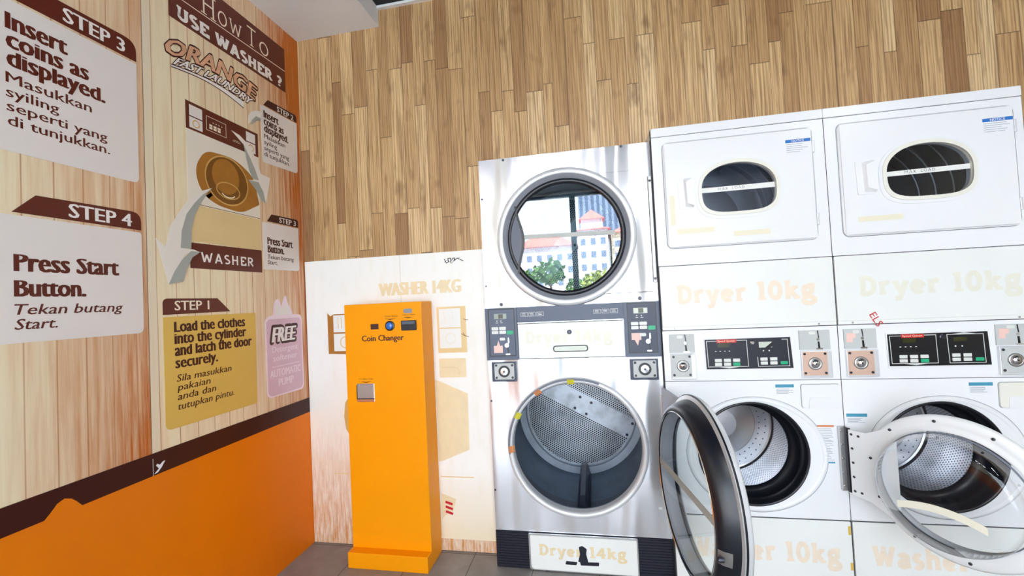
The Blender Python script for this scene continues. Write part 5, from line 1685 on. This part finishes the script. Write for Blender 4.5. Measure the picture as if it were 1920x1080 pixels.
tpm.prism(lo_ + hi_[::-1], 0.0, 0.001, lambda a, b, n: (a, WHY + 0.109 + n, b))
part_label(tpm.build('tape_strip', 'creamtape', wd), 'cream tape strip curved across the glass bowl')
for a in range(10, 370, 36):
    MB(XW).lathe([(0.0048, 0.012), (0.0048, 0.017), (0.0001, 0.019)], WCX + 0.224 * math.cos(R(a)), WCZ + 0.224 * math.sin(R(a)), WHY, 12).build('screw', 'dkmetal', wd)
for x_, z_ in [(WHX - 0.012, z_) for z_ in (0.447, 0.502, 0.557, 0.612, 0.667)] + [(WHX - 0.035, 0.665), (WHX - 0.035, 0.447)]:
    MB(XW).lathe([(0.0048, 0.008), (0.0048, 0.0145), (0.0001, 0.0165)], x_, z_, WHY, 12).build('screw', 'dkmetal', wd)
hj = MB().box(2.4965, 2.5185, UY - 0.014, UY - 0.0005, 0.428, 0.684, 0.002).build('washer_hinge', 'zinc', u1)
hk = MB().tube([(2.5225, -0.170, 0.430), (2.5225, -0.170, 0.684)], 0.0055, 10)
hk.box(2.515, 2.5225, -0.170, UY - 0.004, 0.430, 0.684)
hk.build('hinge_barrel', 'dkmetal', hj)
studs(hj, [(2.5055, z_) for z_ in (0.448, 0.502, 0.557, 0.612, 0.666)], 'hinge_rivet', 'chrome', UY - 0.014, 0.004, 0.003)


# ------------------------------------------------------------------ the street outside (seen in the steel dryer's round window)
gm = MB()
gm.add([(-150, -260, -0.05), (150, -260, -0.05), (150, -4.9, -0.05), (-150, -4.9, -0.05)], [[0, 1, 2, 3]])
struct('ground', gm, 'asphalt')


def block(name, label, x0, x1, y0, y1, h, wall, roof_h, nx, nz, hip=True, group=None):
    t = thing(name, label, 'building', ((x0 + x1) / 2, (y0 + y1) / 2, -0.05), group)
    MB().box(x0, x1, y0, y1, -0.05, h).build('walls', wall, t)
    if roof_h:
        o_ = 0.6
        cy = (y0 + y1) / 2
        ins = min((x1 - x0) / 2 - 0.01, (y1 - y0) / 2) if hip else 0
        v = [(x0 - o_, y0 - o_, h), (x1 + o_, y0 - o_, h), (x1 + o_, y1 + o_, h), (x0 - o_, y1 + o_, h), (x0 + ins, cy, h + roof_h), (x1 - ins, cy, h + roof_h)]
        MB().add(v, [[0, 1, 5, 4], [2, 3, 4, 5], [1, 2, 5], [3, 0, 4], [3, 2, 1, 0]]).build('roof', 'roof', t)
    fr = lambda a, b, n: (a, y1 + n, b)
    for j in range(nz):
        for i in range(nx):
            a = x0 + (i + 0.25) * (x1 - x0) / nx
            b = 1.2 + j * (h - 1.6) / nz
            MB().prism(rect(a, a + 0.5 * (x1 - x0) / nx, b, b + 0.5 * (h - 1.6) / nz), -0.05, 0.06, fr).build('window', 'pane', t)
    return t


block('apartment_block', 'long low apartment block with pink roof behind round tree, mirrored in round dryer glass', -13.0, -1.1, -88, -80, 11.3, 'facade', 2.8, 6, 4)
block('apartment_block', 'cream apartment block with pink roof mirrored in the round dryer glass', 5.9, 15.5, -90, -81, 13.2, 'facade2', 2.4, 4, 5)
tb = block('apartment_block', 'pale apartment block with a peaked turret mirrored in the round dryer glass', -0.4, 5.2, -88, -79, 13.8, 'facade', 1.6, 3, 5)
MB().box(0.3, 4.4, -84, -80, 13.5, 16.0).build('turret', 'facade', tb)
MB().add([(-0.1, -84.4, 16.0), (4.8, -84.4, 16.0), (4.8, -79.6, 16.0), (-0.1, -79.6, 16.0), (2.3, -82, 18.2)], [[0, 1, 4], [1, 2, 4], [2, 3, 4], [3, 0, 4], [3, 2, 1, 0]]).build('turret_roof', 'roof', tb)
tw = thing('office_tower', 'tall blue grey tower block mirrored behind the pink roofs in round dryer glass', 'building', (8, -170, -0.05))
MB().box(-1.6, 18.0, -185, -160, -0.05, 52).build('walls', 'tower', tw)
for i in range(9):
    a = -1.0 + i * 2.1
    MB().prism(rect(a, a + 1.0, 2, 51), -0.05, 0.15, lambda p, q, n: (p, -160 + n, q)).build('window_strip', 'tower_dark', tw)


def tree(label, x, y, h, r, leaf):
    t = thing('street_tree', label, 'tree', (x, y, -0.05), 'trees mirrored in the dryer glass')
    MB().tube([(x, y, -0.05), (x + 0.05, y, h * 0.35), (x, y + 0.05, h * 0.6)], [0.16, 0.12, 0.07], 8).build('trunk', 'bark', t)
    mb = MB()
    rnd = random.Random(int(x * 100) + 5)
    for i in range(520):
        u, v, q = rnd.uniform(-1, 1), rnd.uniform(-1, 1), rnd.uniform(-1, 1)
        d = math.sqrt(u * u + v * v + q * q)
        if d > 1 or d < 0.45:
            continue
        c = Vector((x + u * r, y + v * r, h * 0.62 + q * r * 0.75))
        a, b = Vector((rnd.uniform(-1, 1), rnd.uniform(-1, 1), rnd.uniform(-1, 1))), Vector((rnd.uniform(-1, 1), rnd.uniform(-1, 1), rnd.uniform(-1, 1)))
        a.normalize()
        b = a.cross(b).normalized()
        s_ = r * rnd.uniform(0.13, 0.24)
        mb.add([c - a * s_, c + b * s_ * 0.6, c + a * s_, c - b * s_ * 0.6], [[0, 1, 2, 3]])
    mb.build('foliage', leaf, t)


tree('dark green round tree mirrored below the long pink roof in round dryer glass', -2.4, -40, 6.2, 1.7, 'leaf')
tree('dark green tree mirrored beside the wavy handle recess of the round dryer glass', -5.2, -42, 5.0, 1.6, 'leaf')
tree('yellow green tree mirrored below the turret in the round dryer glass', 2.4, -38, 3.8, 1.6, 'leaf2')
tree('small green tree mirrored behind the dark window post in the round dryer glass', 0.2, -44, 3.6, 1.5, 'leaf')
tree('small yellow green tree mirrored below the cream block in the round dryer glass', 5.3, -40, 4.0, 1.7, 'leaf2')
